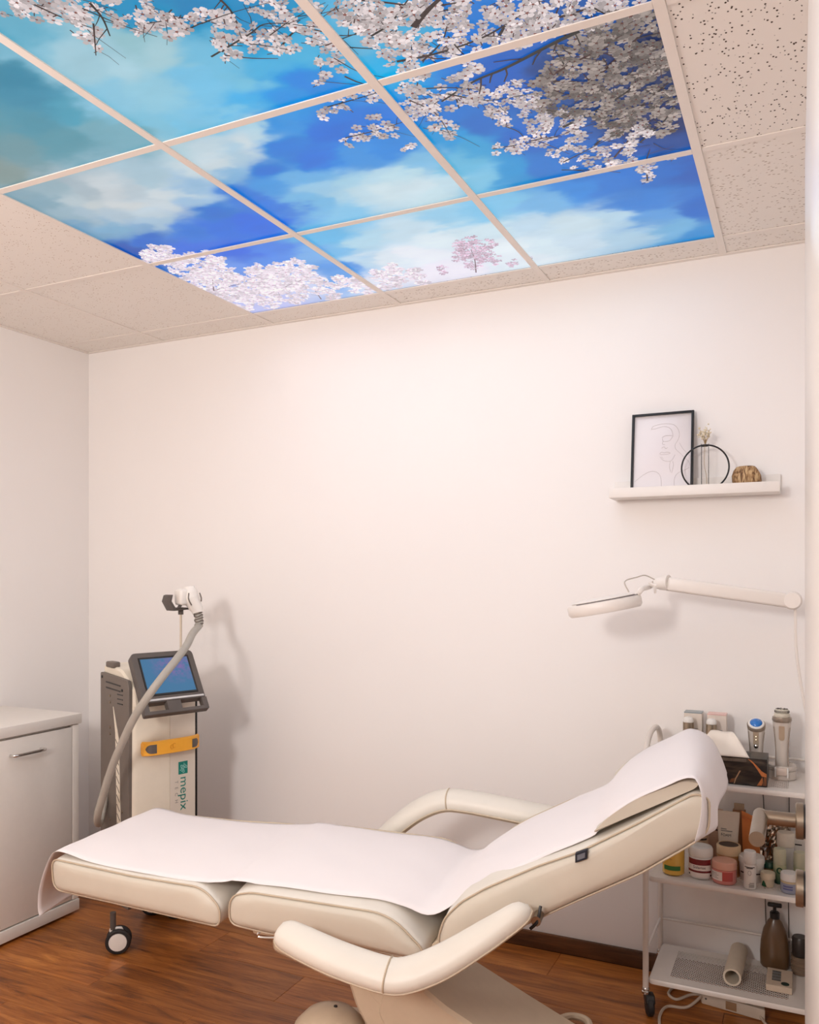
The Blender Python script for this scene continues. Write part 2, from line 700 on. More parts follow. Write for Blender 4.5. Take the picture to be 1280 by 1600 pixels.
# ================================================================== BACKLIT SKY PANELS
CTRL = [
    (60, 150, 72, 138, 165), (20, 120, 62, 132, 160), (120, 180, 86, 156, 180), (30, 240, 112, 150, 160), (100, 220, 96, 150, 166), (160, 200, 118, 165, 180), (0, 280, 130, 150, 150), (200, 215, 122, 170, 186), (70, 200, 85, 145, 165), (-40, 100, 70, 135, 160), (-60, 200, 90, 145, 160),
    (40, 50, 105, 170, 195), (60, 75, 140, 190, 210), (150, 110, 160, 198, 212), (250, 150, 150, 200, 220), (320, 130, 125, 190, 222), (350, 90, 120, 185, 215), (300, 200, 125, 190, 220), (380, 160, 85, 172, 222), (430, 110, 92, 176, 218), (460, 130, 40, 135, 218), (500, 130, 38, 138, 215), (270, 90, 165, 200, 210), (200, 70, 150, 192, 202), (430, 40, 28, 140, 190), (300, 20, 20, 130, 180), (220, 25, 40, 140, 185), (420, 160, 50, 145, 220), (350, 180, 130, 192, 222), (180, 150, 140, 192, 215), (480, 90, 90, 175, 215), (390, 130, 125, 190, 218), (260, 200, 130, 188, 212),
    (740, 40, 26, 122, 200), (620, 95, 70, 175, 225), (900, 20, 30, 90, 160), (620, 55, 90, 172, 212), (690, 85, 30, 120, 205), (560, 60, 110, 180, 215), (800, 60, 25, 105, 190),
    (60, 320, 130, 162, 178), (150, 330, 192, 202, 206), (230, 280, 165, 192, 206), (300, 290, 145, 182, 212), (120, 300, 165, 182, 192), (180, 360, 125, 168, 198), (330, 330, 45, 115, 202), (400, 350, 56, 112, 216), (285, 365, 60, 120, 208), (230, 375, 48, 105, 195), (250, 320, 195, 208, 216), (200, 392, 36, 88, 172), (300, 312, 155, 188, 216), (200, 325, 200, 208, 212), (130, 365, 120, 160, 190), (340, 360, 58, 115, 212), (100, 345, 150, 176, 190), (215, 300, 182, 198, 208),
    (330, 235, 190, 210, 220), (400, 205, 172, 206, 220), (290, 235, 180, 205, 215), (360, 270, 130, 176, 212), (375, 300, 56, 120, 206), (450, 230, 38, 122, 206), (500, 250, 38, 118, 210), (560, 195, 42, 122, 210), (480, 318, 122, 182, 222), (540, 290, 165, 205, 226), (620, 280, 186, 215, 226), (680, 310, 195, 220, 230), (440, 290, 80, 150, 215), (600, 240, 62, 135, 212), (410, 320, 64, 122, 210), (530, 335, 135, 192, 226), (700, 290, 190, 216, 228), (430, 200, 60, 140, 212), (520, 210, 35, 115, 208), (640, 260, 130, 185, 220), (560, 255, 75, 145, 214), (480, 280, 110, 172, 220), (365, 240, 170, 200, 218), (420, 265, 42, 118, 206),
    (690, 225, 60, 150, 210), (720, 260, 112, 182, 216), (760, 285, 130, 192, 222), (800, 272, 62, 148, 206), (850, 265, 45, 120, 198), (920, 262, 45, 110, 190), (1050, 235, 34, 74, 140), (750, 205, 44, 110, 190), (800, 120, 30, 100, 185), (690, 180, 40, 120, 200), (1000, 240, 36, 88, 165), (740, 235, 75, 160, 210), (850, 220, 40, 105, 190), (960, 130, 24, 55, 105), (1020, 100, 20, 40, 80), (1040, 190, 22, 48, 98), (900, 110, 26, 70, 130),
    (300, 392, 70, 116, 216), (370, 392, 64, 110, 216), (420, 392, 82, 132, 220), (490, 402, 122, 172, 226), (530, 422, 95, 152, 222), (350, 420, 110, 150, 225), (460, 445, 205, 212, 238), (420, 470, 190, 195, 235), (545, 435, 105, 160, 225), (440, 410, 90, 140, 222),
    (500, 372, 110, 182, 226), (560, 382, 178, 212, 230), (620, 362, 192, 216, 230), (700, 342, 152, 202, 230), (600, 410, 216, 228, 238), (700, 372, 216, 230, 238), (650, 402, 226, 232, 241), (535, 398, 120, 182, 226), (760, 332, 132, 192, 226), (800, 392, 226, 236, 243), (760, 362, 206, 226, 236), (820, 402, 222, 232, 241), (590, 440, 222, 226, 240), (690, 430, 232, 230, 242), (560, 412, 185, 212, 232),
    (780, 322, 132, 192, 226), (850, 322, 122, 178, 222), (900, 300, 66, 136, 212), (960, 290, 60, 122, 202), (1050, 270, 44, 110, 190), (1085, 330, 52, 108, 190), (1000, 322, 66, 128, 205), (900, 350, 200, 220, 231), (850, 390, 208, 226, 236), (950, 345, 182, 210, 228), (980, 372, 172, 202, 222), (1050, 360, 120, 175, 214), (1100, 372, 66, 138, 200), (920, 380, 196, 216, 230), (1020, 345, 100, 155, 212), (830, 350, 190, 215, 232), (1095, 270, 40, 95, 175), (1000, 270, 55, 118, 200),
]
CTRL += [(100, 320, 178, 194, 202), (185, 345, 172, 192, 206), (130, 340, 162, 184, 198), (260, 300, 202, 213, 219), (296, 298, 190, 208, 220), (222, 340, 188, 205, 216), (170, 300, 196, 206, 212),
         (340, 255, 202, 216, 223), (382, 232, 202, 216, 223), (408, 218, 188, 212, 224), (240, 352, 165, 192, 212), (310, 262, 196, 212, 220), (600, 300, 202, 221, 229), (560, 308, 188, 214, 227), (650, 296, 202, 221, 230),
         (500, 296, 152, 196, 224), (520, 312, 170, 206, 226), (100, 85, 165, 202, 216), (200, 115, 170, 205, 218), (150, 70, 160, 198, 212), (590, 285, 178, 210, 226), (60, 300, 150, 176, 188), (215, 365, 130, 168, 202)]
CP = np.array([az(c[0], c[1], H)[:2] for c in CTRL])
CC = np.array([lin(c[2:]) ** 0.6 for c in CTRL])


def vnoise(seed, n=64):
    r = np.random.default_rng(seed)
    return r.random((n, n))


def sample_noise(g, x, y):
    n = g.shape[0]
    xi, yi = np.floor(x).astype(int), np.floor(y).astype(int)
    fx, fy = x - xi, y - yi
    fx = fx * fx * (3 - 2 * fx)
    fy = fy * fy * (3 - 2 * fy)
    a = g[xi % n, yi % n]
    b = g[(xi + 1) % n, yi % n]
    c = g[xi % n, (yi + 1) % n]
    d = g[(xi + 1) % n, (yi + 1) % n]
    return (a * (1 - fx) + b * fx) * (1 - fy) + (c * (1 - fx) + d * fx) * fy


def fbm(seed, x, y, oct_=5):
    t, amp, s = 0, 1.0, 0
    for k in range(oct_):
        t = t + amp * sample_noise(vnoise(seed + k), x * 2 ** k, y * 2 ** k)
        s += amp
        amp *= 0.55
    return t / s - 0.5


def sky_color(X, Y):
    wx = X + 0.17 * fbm(3, X * 4.2 + 9, Y * 7.5) + 0.07 * fbm(5, X * 13, Y * 24)
    wy = Y + 0.11 * fbm(4, X * 4.2, Y * 7.5 + 5) + 0.05 * fbm(6, X * 13, Y * 24)
    dx = wx[:, None] - CP[None, :, 0]
    dy = (wy[:, None] - CP[None, :, 1])
    w = 1.0 / (dx * dx + dy * dy + 0.0010) ** 2.5
    w /= w.sum(1, keepdims=True)
    c = w @ CC
    c = c * (1 + 0.10 * fbm(8, X * 9, Y * 16)[:, None])
    c = np.clip(c, 0, 1) ** (1 / 0.6)
    g = c.mean(1, keepdims=True)
    return np.clip(g + (c - g) * 1.16, 0.004, 1)


M_SKY = vcol_emit('sky_print', 0.95, 0.10)
M_BLOOM = vcol_emit('blossom_print_ink', 0.95, 0.10)


def clip_poly(poly, x0, x1, y0, y1):
    for ax_, lim, sg in ((0, x0, 1), (0, x1, -1), (1, y0, 1), (1, y1, -1)):
        out = []
        for i in range(len(poly)):
            p, q = poly[i - 1], poly[i]
            ip, iq = (p[ax_] - lim) * sg >= 0, (q[ax_] - lim) * sg >= 0
            if ip != iq:
                t = (lim - p[ax_]) / (q[ax_] - p[ax_])
                out.append((p[0] + (q[0] - p[0]) * t, p[1] + (q[1] - p[1]) * t))
            if iq:
                out.append(q)
        poly = out
        if len(poly) < 3:
            return None
    return poly


# blossom clusters measured on the ceiling: (px, py, r, tone)  tone: 0 white, 1 shaded, 2 pink-white, 3 small mauve
CL = [(x, y, r, 0) for x, y, r in (
    (15, 10, 20), (45, 16, 18), (85, 10, 22), (115, 14, 20), (138, 30, 18), (140, 52, 14), (150, 78, 10), (165, 14, 16), (205, 38, 18), (235, 44, 16), (262, 40, 18), (296, 46, 16), (240, 8, 14),
    (330, 30, 16), (345, 62, 16), (352, 88, 11), (372, 50, 18), (400, 20, 20), (428, 66, 20), (455, 72, 14), (480, 30, 22), (440, 22, 18), (512, 108, 16), (505, 66, 18), (500, 132, 9), (405, 76, 12), (375, 90, 9), (270, 60, 9), (540, 120, 10), (525, 88, 14),
    (555, 18, 28), (595, 25, 30), (640, 48, 34), (575, 52, 24), (610, 92, 14), (655, 90, 20), (700, 55, 28), (740, 18, 26), (780, 46, 28), (820, 20, 32), (870, 18, 34), (920, 12, 30), (970, 6, 26), (690, 15, 22), (640, 112, 14), (700, 96, 14), (755, 72, 20), (815, 58, 20), (610, 60, 20), (665, 20, 18), (850, 45, 18),
    (515, 168, 14), (545, 160, 14), (575, 154, 12), (582, 184, 10), (560, 216, 14), (590, 208, 14), (612, 204, 12), (640, 236, 10), (540, 224, 8), (505, 180, 8),
    (640, 150, 20), (668, 178, 18), (690, 158, 20), (704, 208, 13), (720, 128, 18), (660, 136, 16), (760, 168, 22), (740, 152, 20), (800, 152, 24), (830, 172, 22), (700, 222, 8), (650, 175, 14), (680, 195, 12), (790, 185, 16), (845, 200, 16), (735, 112, 14),
    (775, 236, 10), (800, 232, 11), (825, 226, 13), (850, 222, 12), (868, 240, 12), (880, 258, 8), (900, 225, 16), (925, 262, 9), (955, 258, 10), (985, 252, 9), (910, 245, 10), (940, 240, 12), (980, 236, 12), (960, 220, 16),
    (1008, 266, 11), (1014, 280, 9), (1020, 258, 8), (1045, 250, 7), (898, 268, 4), (1000, 215, 18), (900, 200, 18), (870, 190, 18))]
CL += [(x, y, r, 1) for x, y, r in (
    (850, 140, 26), (900, 120, 32), (950, 90, 36), (1000, 58, 34), (990, 108, 36), (1030, 120, 26), (1040, 168, 22), (1000, 165, 32), (950, 155, 32), (905, 172, 24), (1030, 200, 20), (960, 195, 24), (1015, 30, 18), (960, 50, 26), (880, 95, 22), (915, 75, 22), (1050, 150, 14), (925, 60, 20), (1020, 85, 22), (860, 165, 20), (985, 190, 20), (1045, 190, 14))]
CL += [(x, y, r, 2) for x, y, r in (
    (240, 402, 16), (262, 402, 14), (300, 404, 10), (330, 400, 7), (292, 420, 18), (330, 424, 16), (318, 440, 18), (360, 454, 22), (400, 446, 24), (432, 438, 22), (462, 428, 18), (484, 424, 9), (420, 466, 18), (380, 474, 14), (460, 458, 18), (500, 450, 13), (530, 446, 12), (556, 448, 11), (520, 462, 9), (350, 436, 16), (400, 424, 9), (345, 410, 7), (590, 434, 10), (615, 428, 12), (645, 432, 10), (620, 442, 10), (660, 440, 8), (275, 414, 12), (440, 420, 10), (340, 458, 14), (600, 448, 8), (575, 455, 8))]
CL += [(x, y, r, 3) for x, y, r in (
    (735, 388, 18), (755, 398, 15), (740, 408, 16), (718, 402, 12), (775, 408, 8), (800, 414, 7), (692, 424, 8), (720, 384, 10), (765, 386, 10), (830, 408, 5))]
flowers = []
for (cx, cy, r, tone) in CL:
    if cy < 70 and tone == 0:
        r *= 1.22
    if tone == 2:
        r *= 1.08
    p0 = az(cx, cy, H)
    pa, pb = az(cx + 1, cy, H) - p0, az(cx, cy + 1, H) - p0
    jac = abs(pa[0] * pb[1] - pa[1] * pb[0])
    area = math.pi * r * r * jac
    fr = {0: 0.0165, 1: 0.0170, 2: 0.0215, 3: 0.0100}[tone]
    dens = {0: 2.3, 1: 2.6, 2: 4.2, 3: 2.4}[tone]
    n = max(2, int(dens * area / (math.pi * fr * fr)))
    for _ in range(n):
        a, q = rng.random() * 2 * math.pi, math.sqrt(rng.random())
        p = az(cx + r * q * math.cos(a) * 1.05, cy + r * q * math.sin(a), H)
        flowers.append((p[0], p[1], fr * (0.75 + 0.5 * rng.random()), tone, rng.random()))

BR = [  # branches: pixel polylines on the print, width in metres
    ([(905, 52), (860, 74), (790, 110), (742, 130), (690, 162)], 0.012), ([(560, 4), (640, 14), (720, 34)], 0.006), ([(646, 46), (668, 20), (700, -10)], 0.015),
    ([(140, 8), (160, 32), (172, 60)], 0.006), ([(146, 40), (150, 90)], 0.004), ([(335, -5), (360, 20), (375, 50)], 0.006), ([(330, 92), (388, 58), (420, 40), (500, 46)], 0.005),
    ([(440, 76), (470, 50), (530, 60), (560, 58)], 0.005), ([(350, 60), (352, 104)], 0.004), ([(296, 30), (250, 38), (210, 44)], 0.004),
    ([(880, 202), (960, 160), (1060, 88)], 0.009), ([(900, 152), (960, 100), (1020, 40)], 0.010), ([(840, 134), (900, 100), (960, 72)], 0.009), ([(930, 230), (990, 180), (1060, 120)], 0.007),
    ([(1000, 226), (1040, 190), (1062, 150)], 0.006), ([(870, 120), (900, 80), (940, 55)], 0.008), ([(700, 150), (760, 160), (830, 150)], 0.005), ([(640, 160), (680, 180), (706, 218)], 0.004),
    ([(620, 100), (680, 88), (760, 60), (840, 10)], 0.008), ([(580, 60), (610, 40), (640, 0)], 0.006), ([(700, 60), (720, 84), (740, 100)], 0.004), ([(780, 60), (800, 30), (850, -5)], 0.007),
    ([(540, 218), (590, 206), (640, 190)], 0.005), ([(510, 172), (560, 158), (600, 146)], 0.005), ([(770, 236), (850, 222), (930, 196)], 0.005), ([(1012, 286), (1010, 256), (1016, 236)], 0.005),
    ([(330, 457), (365, 448), (402, 441)], 0.006), ([(334, 456), (332, 436)], 0.005), ([(502, 470), (492, 456)], 0.005), ([(470, 440), (450, 448), (420, 462)], 0.004), ([(744, 428), (742, 408), (736, 392)], 0.005),
    ([(880, 256), (920, 236), (960, 214)], 0.005), ([(960, 250), (990, 215), (1030, 180)], 0.006), ([(820, 40), (880, 30), (960, 4)], 0.010), ([(660, 100), (690, 70), (700, 40)], 0.005)]
twigs = []
for pl, w in BR:
    pts = catmull([az(px, py, H)[:2] for px, py in pl], 5)
    twigs.append((pts, w))
    for k in range(2, len(pts) - 1, 2):
        d = pts[k + 1] - pts[k - 1]
        d = d / np.linalg.norm(d)
        a = math.radians(random.choice((-1, 1)) * random.uniform(30, 70))
        dd = np.array([d[0] * math.cos(a) - d[1] * math.sin(a), d[0] * math.sin(a) + d[1] * math.cos(a)])
        L = random.uniform(0.03, 0.09)
        twigs.append(([pts[k], pts[k] + dd * L * 0.5 + np.array([random.uniform(-.006, .006), 0]), pts[k] + dd * L], w * 0.4))

for _ in range(120):
    cx, cy, rr_, tn = CL[rng.integers(len(CL))]
    if tn == 0 and rng.random() < 0.5 or tn > 1:
        continue
    p0 = az(cx + rng.normal(0, rr_ * 0.6), cy + rng.normal(0, rr_ * 0.6), H)[:2]
    an_ = math.radians(rng.normal(35, 28))
    L = rng.uniform(0.05, 0.17)
    d_ = np.array([math.cos(an_), math.sin(an_)])
    p1 = p0 + d_ * L * 0.5 + np.array([-d_[1], d_[0]]) * rng.normal(0, 0.008)
    twigs.append((catmull([p0, p1, p0 + d_ * L], 3), rng.uniform(0.002, 0.006)))
PANEL_LABELS = {
    (0, 0): 'backlit ceiling panel printed with a bank of pale pink blossom, nearest the left corner',
    (1, 0): 'backlit ceiling panel with bright white cloud and small mauve tree, beside the back wall',
    (2, 0): 'backlit ceiling panel of blue sky and white cloud, at the right beside the back wall',
    (0, 1): 'backlit ceiling panel with feathery white cloud on blue at the left',
    (1, 1): 'backlit ceiling panel of deep blue sky in the middle of the nine',
    (2, 1): 'backlit ceiling panel crowded with shaded white cherry blossom and dark branches',
    (0, 2): 'dim teal backlit sky panel at the upper left edge of the ceiling',
    (1, 2): 'backlit ceiling panel of hazy cloud fringed with hanging blossom at the top',
    (2, 2): 'backlit ceiling panel full of white blossom in the top middle'}
for i in range(3):
    for j in range(3):
        x0, x1, y1, y0 = A[i + 1], A[i + 2], B[j], B[j + 1]
        e = 0.004
        X0, X1, Y0, Y1 = x0 + e, x1 - e, y0 + e, y1 - e
        root = thing('sky_panel', PANEL_LABELS[(i, j)], 'light panel', ((x0 + x1) / 2, (y0 + y1) / 2, H + 0.004), 'printed sky panels set into the ceiling')
        box('panel_housing', X0, X1, Y0, Y1, H + 0.0075, H + 0.022, M_WHITEPL, root)
        ld_ = bpy.data.lights.new('panel_light', 'AREA')
        ld_.size = 0.58
        ld_.energy = 0.95
        ld_.color = (1.0, 0.95, 0.92)
        ld_.spread = math.radians(160)
        lo_ = bpy.data.objects.new('panel_light', ld_)
        col.objects.link(lo_)
        lo_.parent = root
        lo_.location = (0, 0, -0.006)
        N = 110
        gx, gy = np.meshgrid(np.linspace(X0, X1, N), np.linspace(Y0, Y1, N), indexing='ij')
        cols = sky_color(gx.ravel(), gy.ravel())
        V = np.stack([gx.ravel(), gy.ravel(), np.full(N * N, H + 0.007)], -1)
        idx = np.arange(N * N).reshape(N, N)
        Q = np.stack([idx[:-1, :-1], idx[:-1, 1:], idx[1:, 1:], idx[1:, :-1]], -1).reshape(-1, 4)
        me = bpy.data.meshes.new('printed_sky_sheet')
        me.from_pydata(V.tolist(), [], Q.tolist())
        ca = me.color_attributes.new('print', 'FLOAT_COLOR', 'POINT')
        ca.data.foreach_set('color', np.concatenate([cols, np.ones((N * N, 1))], 1).ravel())
        me.materials.append(M_SKY)
        o = bpy.data.objects.new('printed_sky_sheet', me)
        col.objects.link(o)
        o.parent = root
        o.matrix_parent_inverse = parent_inv(root)
        # blossom ink on the sheet
        v, f, c = [], [], []
        z = H + 0.0068

        def addp(poly, colr, zz):
            pl = clip_poly(poly, X0, X1, Y0, Y1)
            if pl:
                b0 = len(v)
                v.extend([(p[0], p[1], zz) for p in pl])
                f.append(list(range(b0, b0 + len(pl))))
                c.extend([colr] * len(pl))
        items = []
        for pts, w in twigs:
            items.append((0.15 + 0.72 * random.random(), 'b', (pts, w)))
        for fl_ in flowers:
            if X0 - 0.04 < fl_[0] < X1 + 0.04 and Y0 - 0.04 < fl_[1] < Y1 + 0.04:
                items.append((fl_[4], 'f', fl_))
        items.sort(key=lambda t: t[0])
        dz = 0.0028 / max(1, len(items))
        for order, kind, d in items:
            z -= dz
            if kind == 'b':
                pts, w = d
                P = [np.array(p) for p in pts]
                n = len(P)
                g = lin((52 + random.uniform(-10, 18), 42, 40))
                if P[0][1] > -0.5:
                    g = lin((120, 100, 110))
                for k in range(n - 1):
                    t = P[k + 1] - P[k]
                    nn = np.array([-t[1], t[0]]) / (np.linalg.norm(t) + 1e-9)
                    wa, wb_ = w / 2 * (1 - 0.6 * k / n), w / 2 * (1 - 0.6 * (k + 1) / n)
                    addp([tuple(P[k] + nn * wa), tuple(P[k + 1] + nn * wb_), tuple(P[k + 1] - nn * wb_), tuple(P[k] - nn * wa)], tuple(g), z)
                continue
            fx, fy, fr, tone, rr = d
            base = {0: (222, 210, 211), 1: (158, 146, 140), 2: (247, 236, 249), 3: (234, 206, 228)}[tone]
            sh = rng.uniform(0.9, 1.05) if tone == 2 else (rng.uniform(0.55, 1.12) if tone == 1 else rng.uniform(0.78, 1.08))
            a0 = rng.random() * 6.28
            sq = rng.uniform(0.42, 1.0)
            rot = rng.random() * 3.14
            npet = 5 if tone != 3 else 4
            cr_, sr_ = math.cos(rot), math.sin(rot)

            def place(lx, ly):
                ly *= sq
                return (fx + lx * cr_ - ly * sr_, fy + lx * sr_ + ly * cr_)
            for k in range(npet):
                a = a0 + k * 2 * math.pi / npet
                ca_, sa = math.cos(a), math.sin(a)
                pet = [(0.12, 0), (0.5, -0.36), (0.9, -0.28), (1.0, -0.08), (0.92, 0.0), (1.0, 0.1), (0.88, 0.3), (0.5, 0.34)]
                poly = [place(fr * (p * ca_ - q * sa), fr * (p * sa + q * ca_)) for p, q in pet]
                s2 = sh * rng.uniform(0.84, 1.06)
                addp(poly, tuple(np.clip(lin(np.clip(np.array(base) * s2, 0, 250)), 0, 1)), z)
            cc = {0: (132, 78, 70), 1: (92, 52, 46), 2: (212, 176, 200), 3: (200, 150, 178)}[tone]
            addp([place(fr * 0.2 * math.cos(t), fr * 0.2 * math.sin(t)) for t in np.linspace(0, 6.28, 7)[:-1]], tuple(lin(cc)), z - dz * 0.4)
            if tone < 2 and rng.random() < 0.5:
                a = rng.random() * 6.28
                q0, q1 = place(fr * 0.8 * math.cos(a), fr * 0.8 * math.sin(a)), place(fr * 1.5 * math.cos(a + .3), fr * 1.5 * math.sin(a + .3))
                t = np.array(q1) - np.array(q0)
                nn = np.array([-t[1], t[0]]) / (np.linalg.norm(t) + 1e-9) * fr * 0.07
                addp([tuple(np.array(q0) + nn), tuple(np.array(q1) + nn), tuple(np.array(q1) - nn), tuple(np.array(q0) - nn)], tuple(lin((70, 48, 46))), z - dz * 0.4)
        if v:
            me = bpy.data.meshes.new('blossom_print')
            me.from_pydata(v, [], f)
            ca = me.color_attributes.new('print', 'FLOAT_COLOR', 'POINT')
            ca.data.foreach_set('color', np.concatenate([np.array(c), np.ones((len(c), 1))], 1).ravel())
            me.materials.append(M_BLOOM)
            o = bpy.data.objects.new('blossom_print', me)
            col.objects.link(o)
            o.parent = root
            o.matrix_parent_inverse = parent_inv(root)

# ================================================================== TREATMENT BED
BA = 0.124
BO = np.array([1.75, -0.926, 0.0])
BE = np.array([math.cos(BA), math.sin(BA), 0.0])
BN = np.array([-math.sin(BA), math.cos(BA), 0.0])


def bw(u, v, z):
    return BO + BE * u + BN * v + np.array([0, 0, z])


bed = thing('treatment_bed', 'cream leather reclining treatment bed with armrests in the middle of the room', 'treatment bed', bw(0.7, 0, 0))


def cushion(name, prof, wfun, crown, bulge=0.012):
    """side profile (u, z) swept across the width; side panels with piping as sub-parts"""
    prof = [np.array(p, float) for p in prof]
    cu = np.array([(min(p[0] for p in prof) + max(p[0] for p in prof)) / 2, (min(p[1] for p in prof) + max(p[1] for p in prof)) / 2])
    ring_t = [-1, -0.985, -0.93, -0.8, -0.55, -0.28, 0, 0.28, 0.55, 0.8, 0.93, 0.985, 1]
    n = len(prof)
    # outward normals of the profile
    nor = []
    ar = sum(prof[i][0] * prof[(i + 1) % n][1] - prof[(i + 1) % n][0] * prof[i][1] for i in range(n))
    sg = -1 if ar > 0 else 1
    for i in range(n):
        t = prof[(i + 1) % n] - prof[i - 1]
        nn = np.array([-t[1], t[0]]) * sg
        nor.append(nn / (np.linalg.norm(nn) + 1e-9))
    verts, faces = [], []
    for t in ring_t:
        k = (1 - t * t)
        for p, nn in zip(prof, nor):
            up = max(0.0, nn[1])
            q = p + nn * (crown * (1 - abs(t) ** 2.6) * (0.25 + 0.75 * up)) - nn * (0.006 if abs(t) == 1 else 0)
            verts.append(bw(q[0], t * wfun(q[0]), q[1]))
    R = len(ring_t)
    for a in range(R - 1):
        for k in range(n):
            k2 = (k + 1) % n
            faces.append([a * n + k, a * n + k2, (a + 1) * n + k2, (a + 1) * n + k])
    top = link_mesh(name, verts, faces, M_LEATHER, bed, smooth='all')
    for s in (-1, 1):
        v2, f2 = [], []
        lay = [(0.0, 0.0), (0.10, bulge * 0.6), (0.35, bulge), (0.7, bulge * 1.1)]
        for ins, b in lay:
            for p, nn in zip(prof, nor):
                q = p - nn * 0.004
                q = q * (1 - ins) + cu * ins
                if ins:
                    q = np.array([p[0] * (1 - ins * 0.55) + cu[0] * ins * 0.55, p[1] * (1 - ins) + np.interp(p[0], [min(x[0] for x in prof), max(x[0] for x in prof)], MIDLINE(prof)) * ins])
                v2.append(bw(q[0], s * (wfun(q[0]) + b), q[1]))
        for a in range(len(lay) - 1):
            for k in range(n):
                k2 = (k + 1) % n
                f2.append([a * n + k, a * n + k2, (a + 1) * n + k2, (a + 1) * n + k])
        f2.append([(len(lay) - 1) * n + k for k in range(n)])
        link_mesh('side_panel', v2, f2, M_LEATHER_SHADED, top, smooth='all')
        pts = [bw(p[0], s * (wfun(p[0]) + 0.0005), p[1]) for p in prof]
        tube('piping', pts, 0.0026, M_PIPING, top, n=6, closed=True, sub=1, smooth=False)
    return top


def MIDLINE(prof):
    us = [p[0] for p in prof]
    lo, hi = min(us), max(us)
    def mid(u):
        zs = [p[1] for p in prof if abs(p[0] - u) < 0.12]
        return (min(zs) + max(zs)) / 2
    return [mid(lo + 0.06), mid(hi - 0.06)]


def dense(poly, step=0.03):
    out = []
    n = len(poly)
    for i in range(n):
        a, b = np.array(poly[i]), np.array(poly[(i + 1) % n])
        k = max(1, int(np.linalg.norm(b - a) / step))
        for s in range(k):
            out.append(a + (b - a) * s / k)
    return out


leg_prof = dense(round_poly([(-0.612, 0.555), (-0.604, 0.462), (0.0, 0.448), (0.004, 0.50), (-0.055, 0.548), (-0.30, 0.545)], [0.03, 0.035, 0.02, 0.03, 0.06, 0.0], 5))
cushion('leg_cushion', leg_prof, lambda u: float(np.interp(u, [-0.62, 0.0], [0.262, 0.313])), 0.016)
seat_prof = dense(round_poly([(0.036, 0.54), (0.032, 0.462), (0.15, 0.452), (0.40, 0.452), (0.592, 0.44), (0.588, 0.47), (0.50, 0.548), (0.30, 0.552), (0.10, 0.556)], [0.04, 0.03, 0, 0, 0.015, 0.03, 0.07, 0, 0.02], 5))
cushion('seat_cushion', seat_prof, lambda u: 0.317, 0.026)
back_prof = dense(round_poly([(0.628, 0.50), (0.640, 0.458), (0.70, 0.476), (0.872, 0.58), (0.971, 0.638), (1.118, 0.72), (1.231, 0.799), (1.270, 0.832), (1.272, 0.908), (1.240, 0.918), (1.118, 0.84), (0.979, 0.757), (0.879, 0.712), (0.753, 0.645), (0.688, 0.602), (0.645, 0.556)], [0.02, 0.02, 0.03, 0.02, 0.02, 0.02, 0.02, 0.04, 0.03, 0.02, 0.02, 0.02, 0.02, 0.02, 0.02, 0.02], 4))
backc = cushion('back_cushion', back_prof, lambda u: 0.317, 0.022)
box('fabric_tag', 0.972, 1.0, -0.337, -0.322, 0.742, 0.764, mat('tag_black', (28, 30, 42), 0.7), backc, 0.001, 1, xf=lambda a, b, c: bw(a, b, c + (a - 0.986) * 0.45))
box('tag_print', 0.977, 0.995, -0.3385, -0.337, 0.747, 0.759, mat('tag_grey', (110, 112, 120), 0.7), backc, xf=lambda a, b, c: bw(a, b, c + (a - 0.986) * 0.45))

# head pillow
pil_prof = dense(round_poly([(1.012, 0.797), (1.118, 0.858), (1.240, 0.930), (1.250, 0.944), (1.218, 0.948), (1.118, 0.898), (1.05, 0.843)], [0.004, 0.02, 0.01, 0.02, 0.03, 0.02, 0.02], 4), 0.03)
verts, faces = [], []
ts = [-1, -0.97, -0.85, -0.5, 0, 0.5, 0.85, 0.97, 1]
pc = np.mean(pil_prof, 0)
for t in ts:
    sc = {1: 0.90, 0.97: 0.97}.get(abs(t), 1.0)
    for p in pil_prof:
        q = pc + (p - pc) * np.array([1, sc])
        verts.append(bw(q[0], t * 0.308, q[1] + 0.008 * (1 - t * t)))
n = len(pil_prof)
for a in range(len(ts) - 1):
    for k in range(n):
        faces.append([a * n + k, a * n + (k + 1) % n, (a + 1) * n + (k + 1) % n, (a + 1) * n + k])
faces += [list(range(n))[::-1], [(len(ts) - 1) * n + k for k in range(n)]]
link_mesh('head_pillow', verts, faces, M_LEATHER_SHADED, bed, smooth=True)


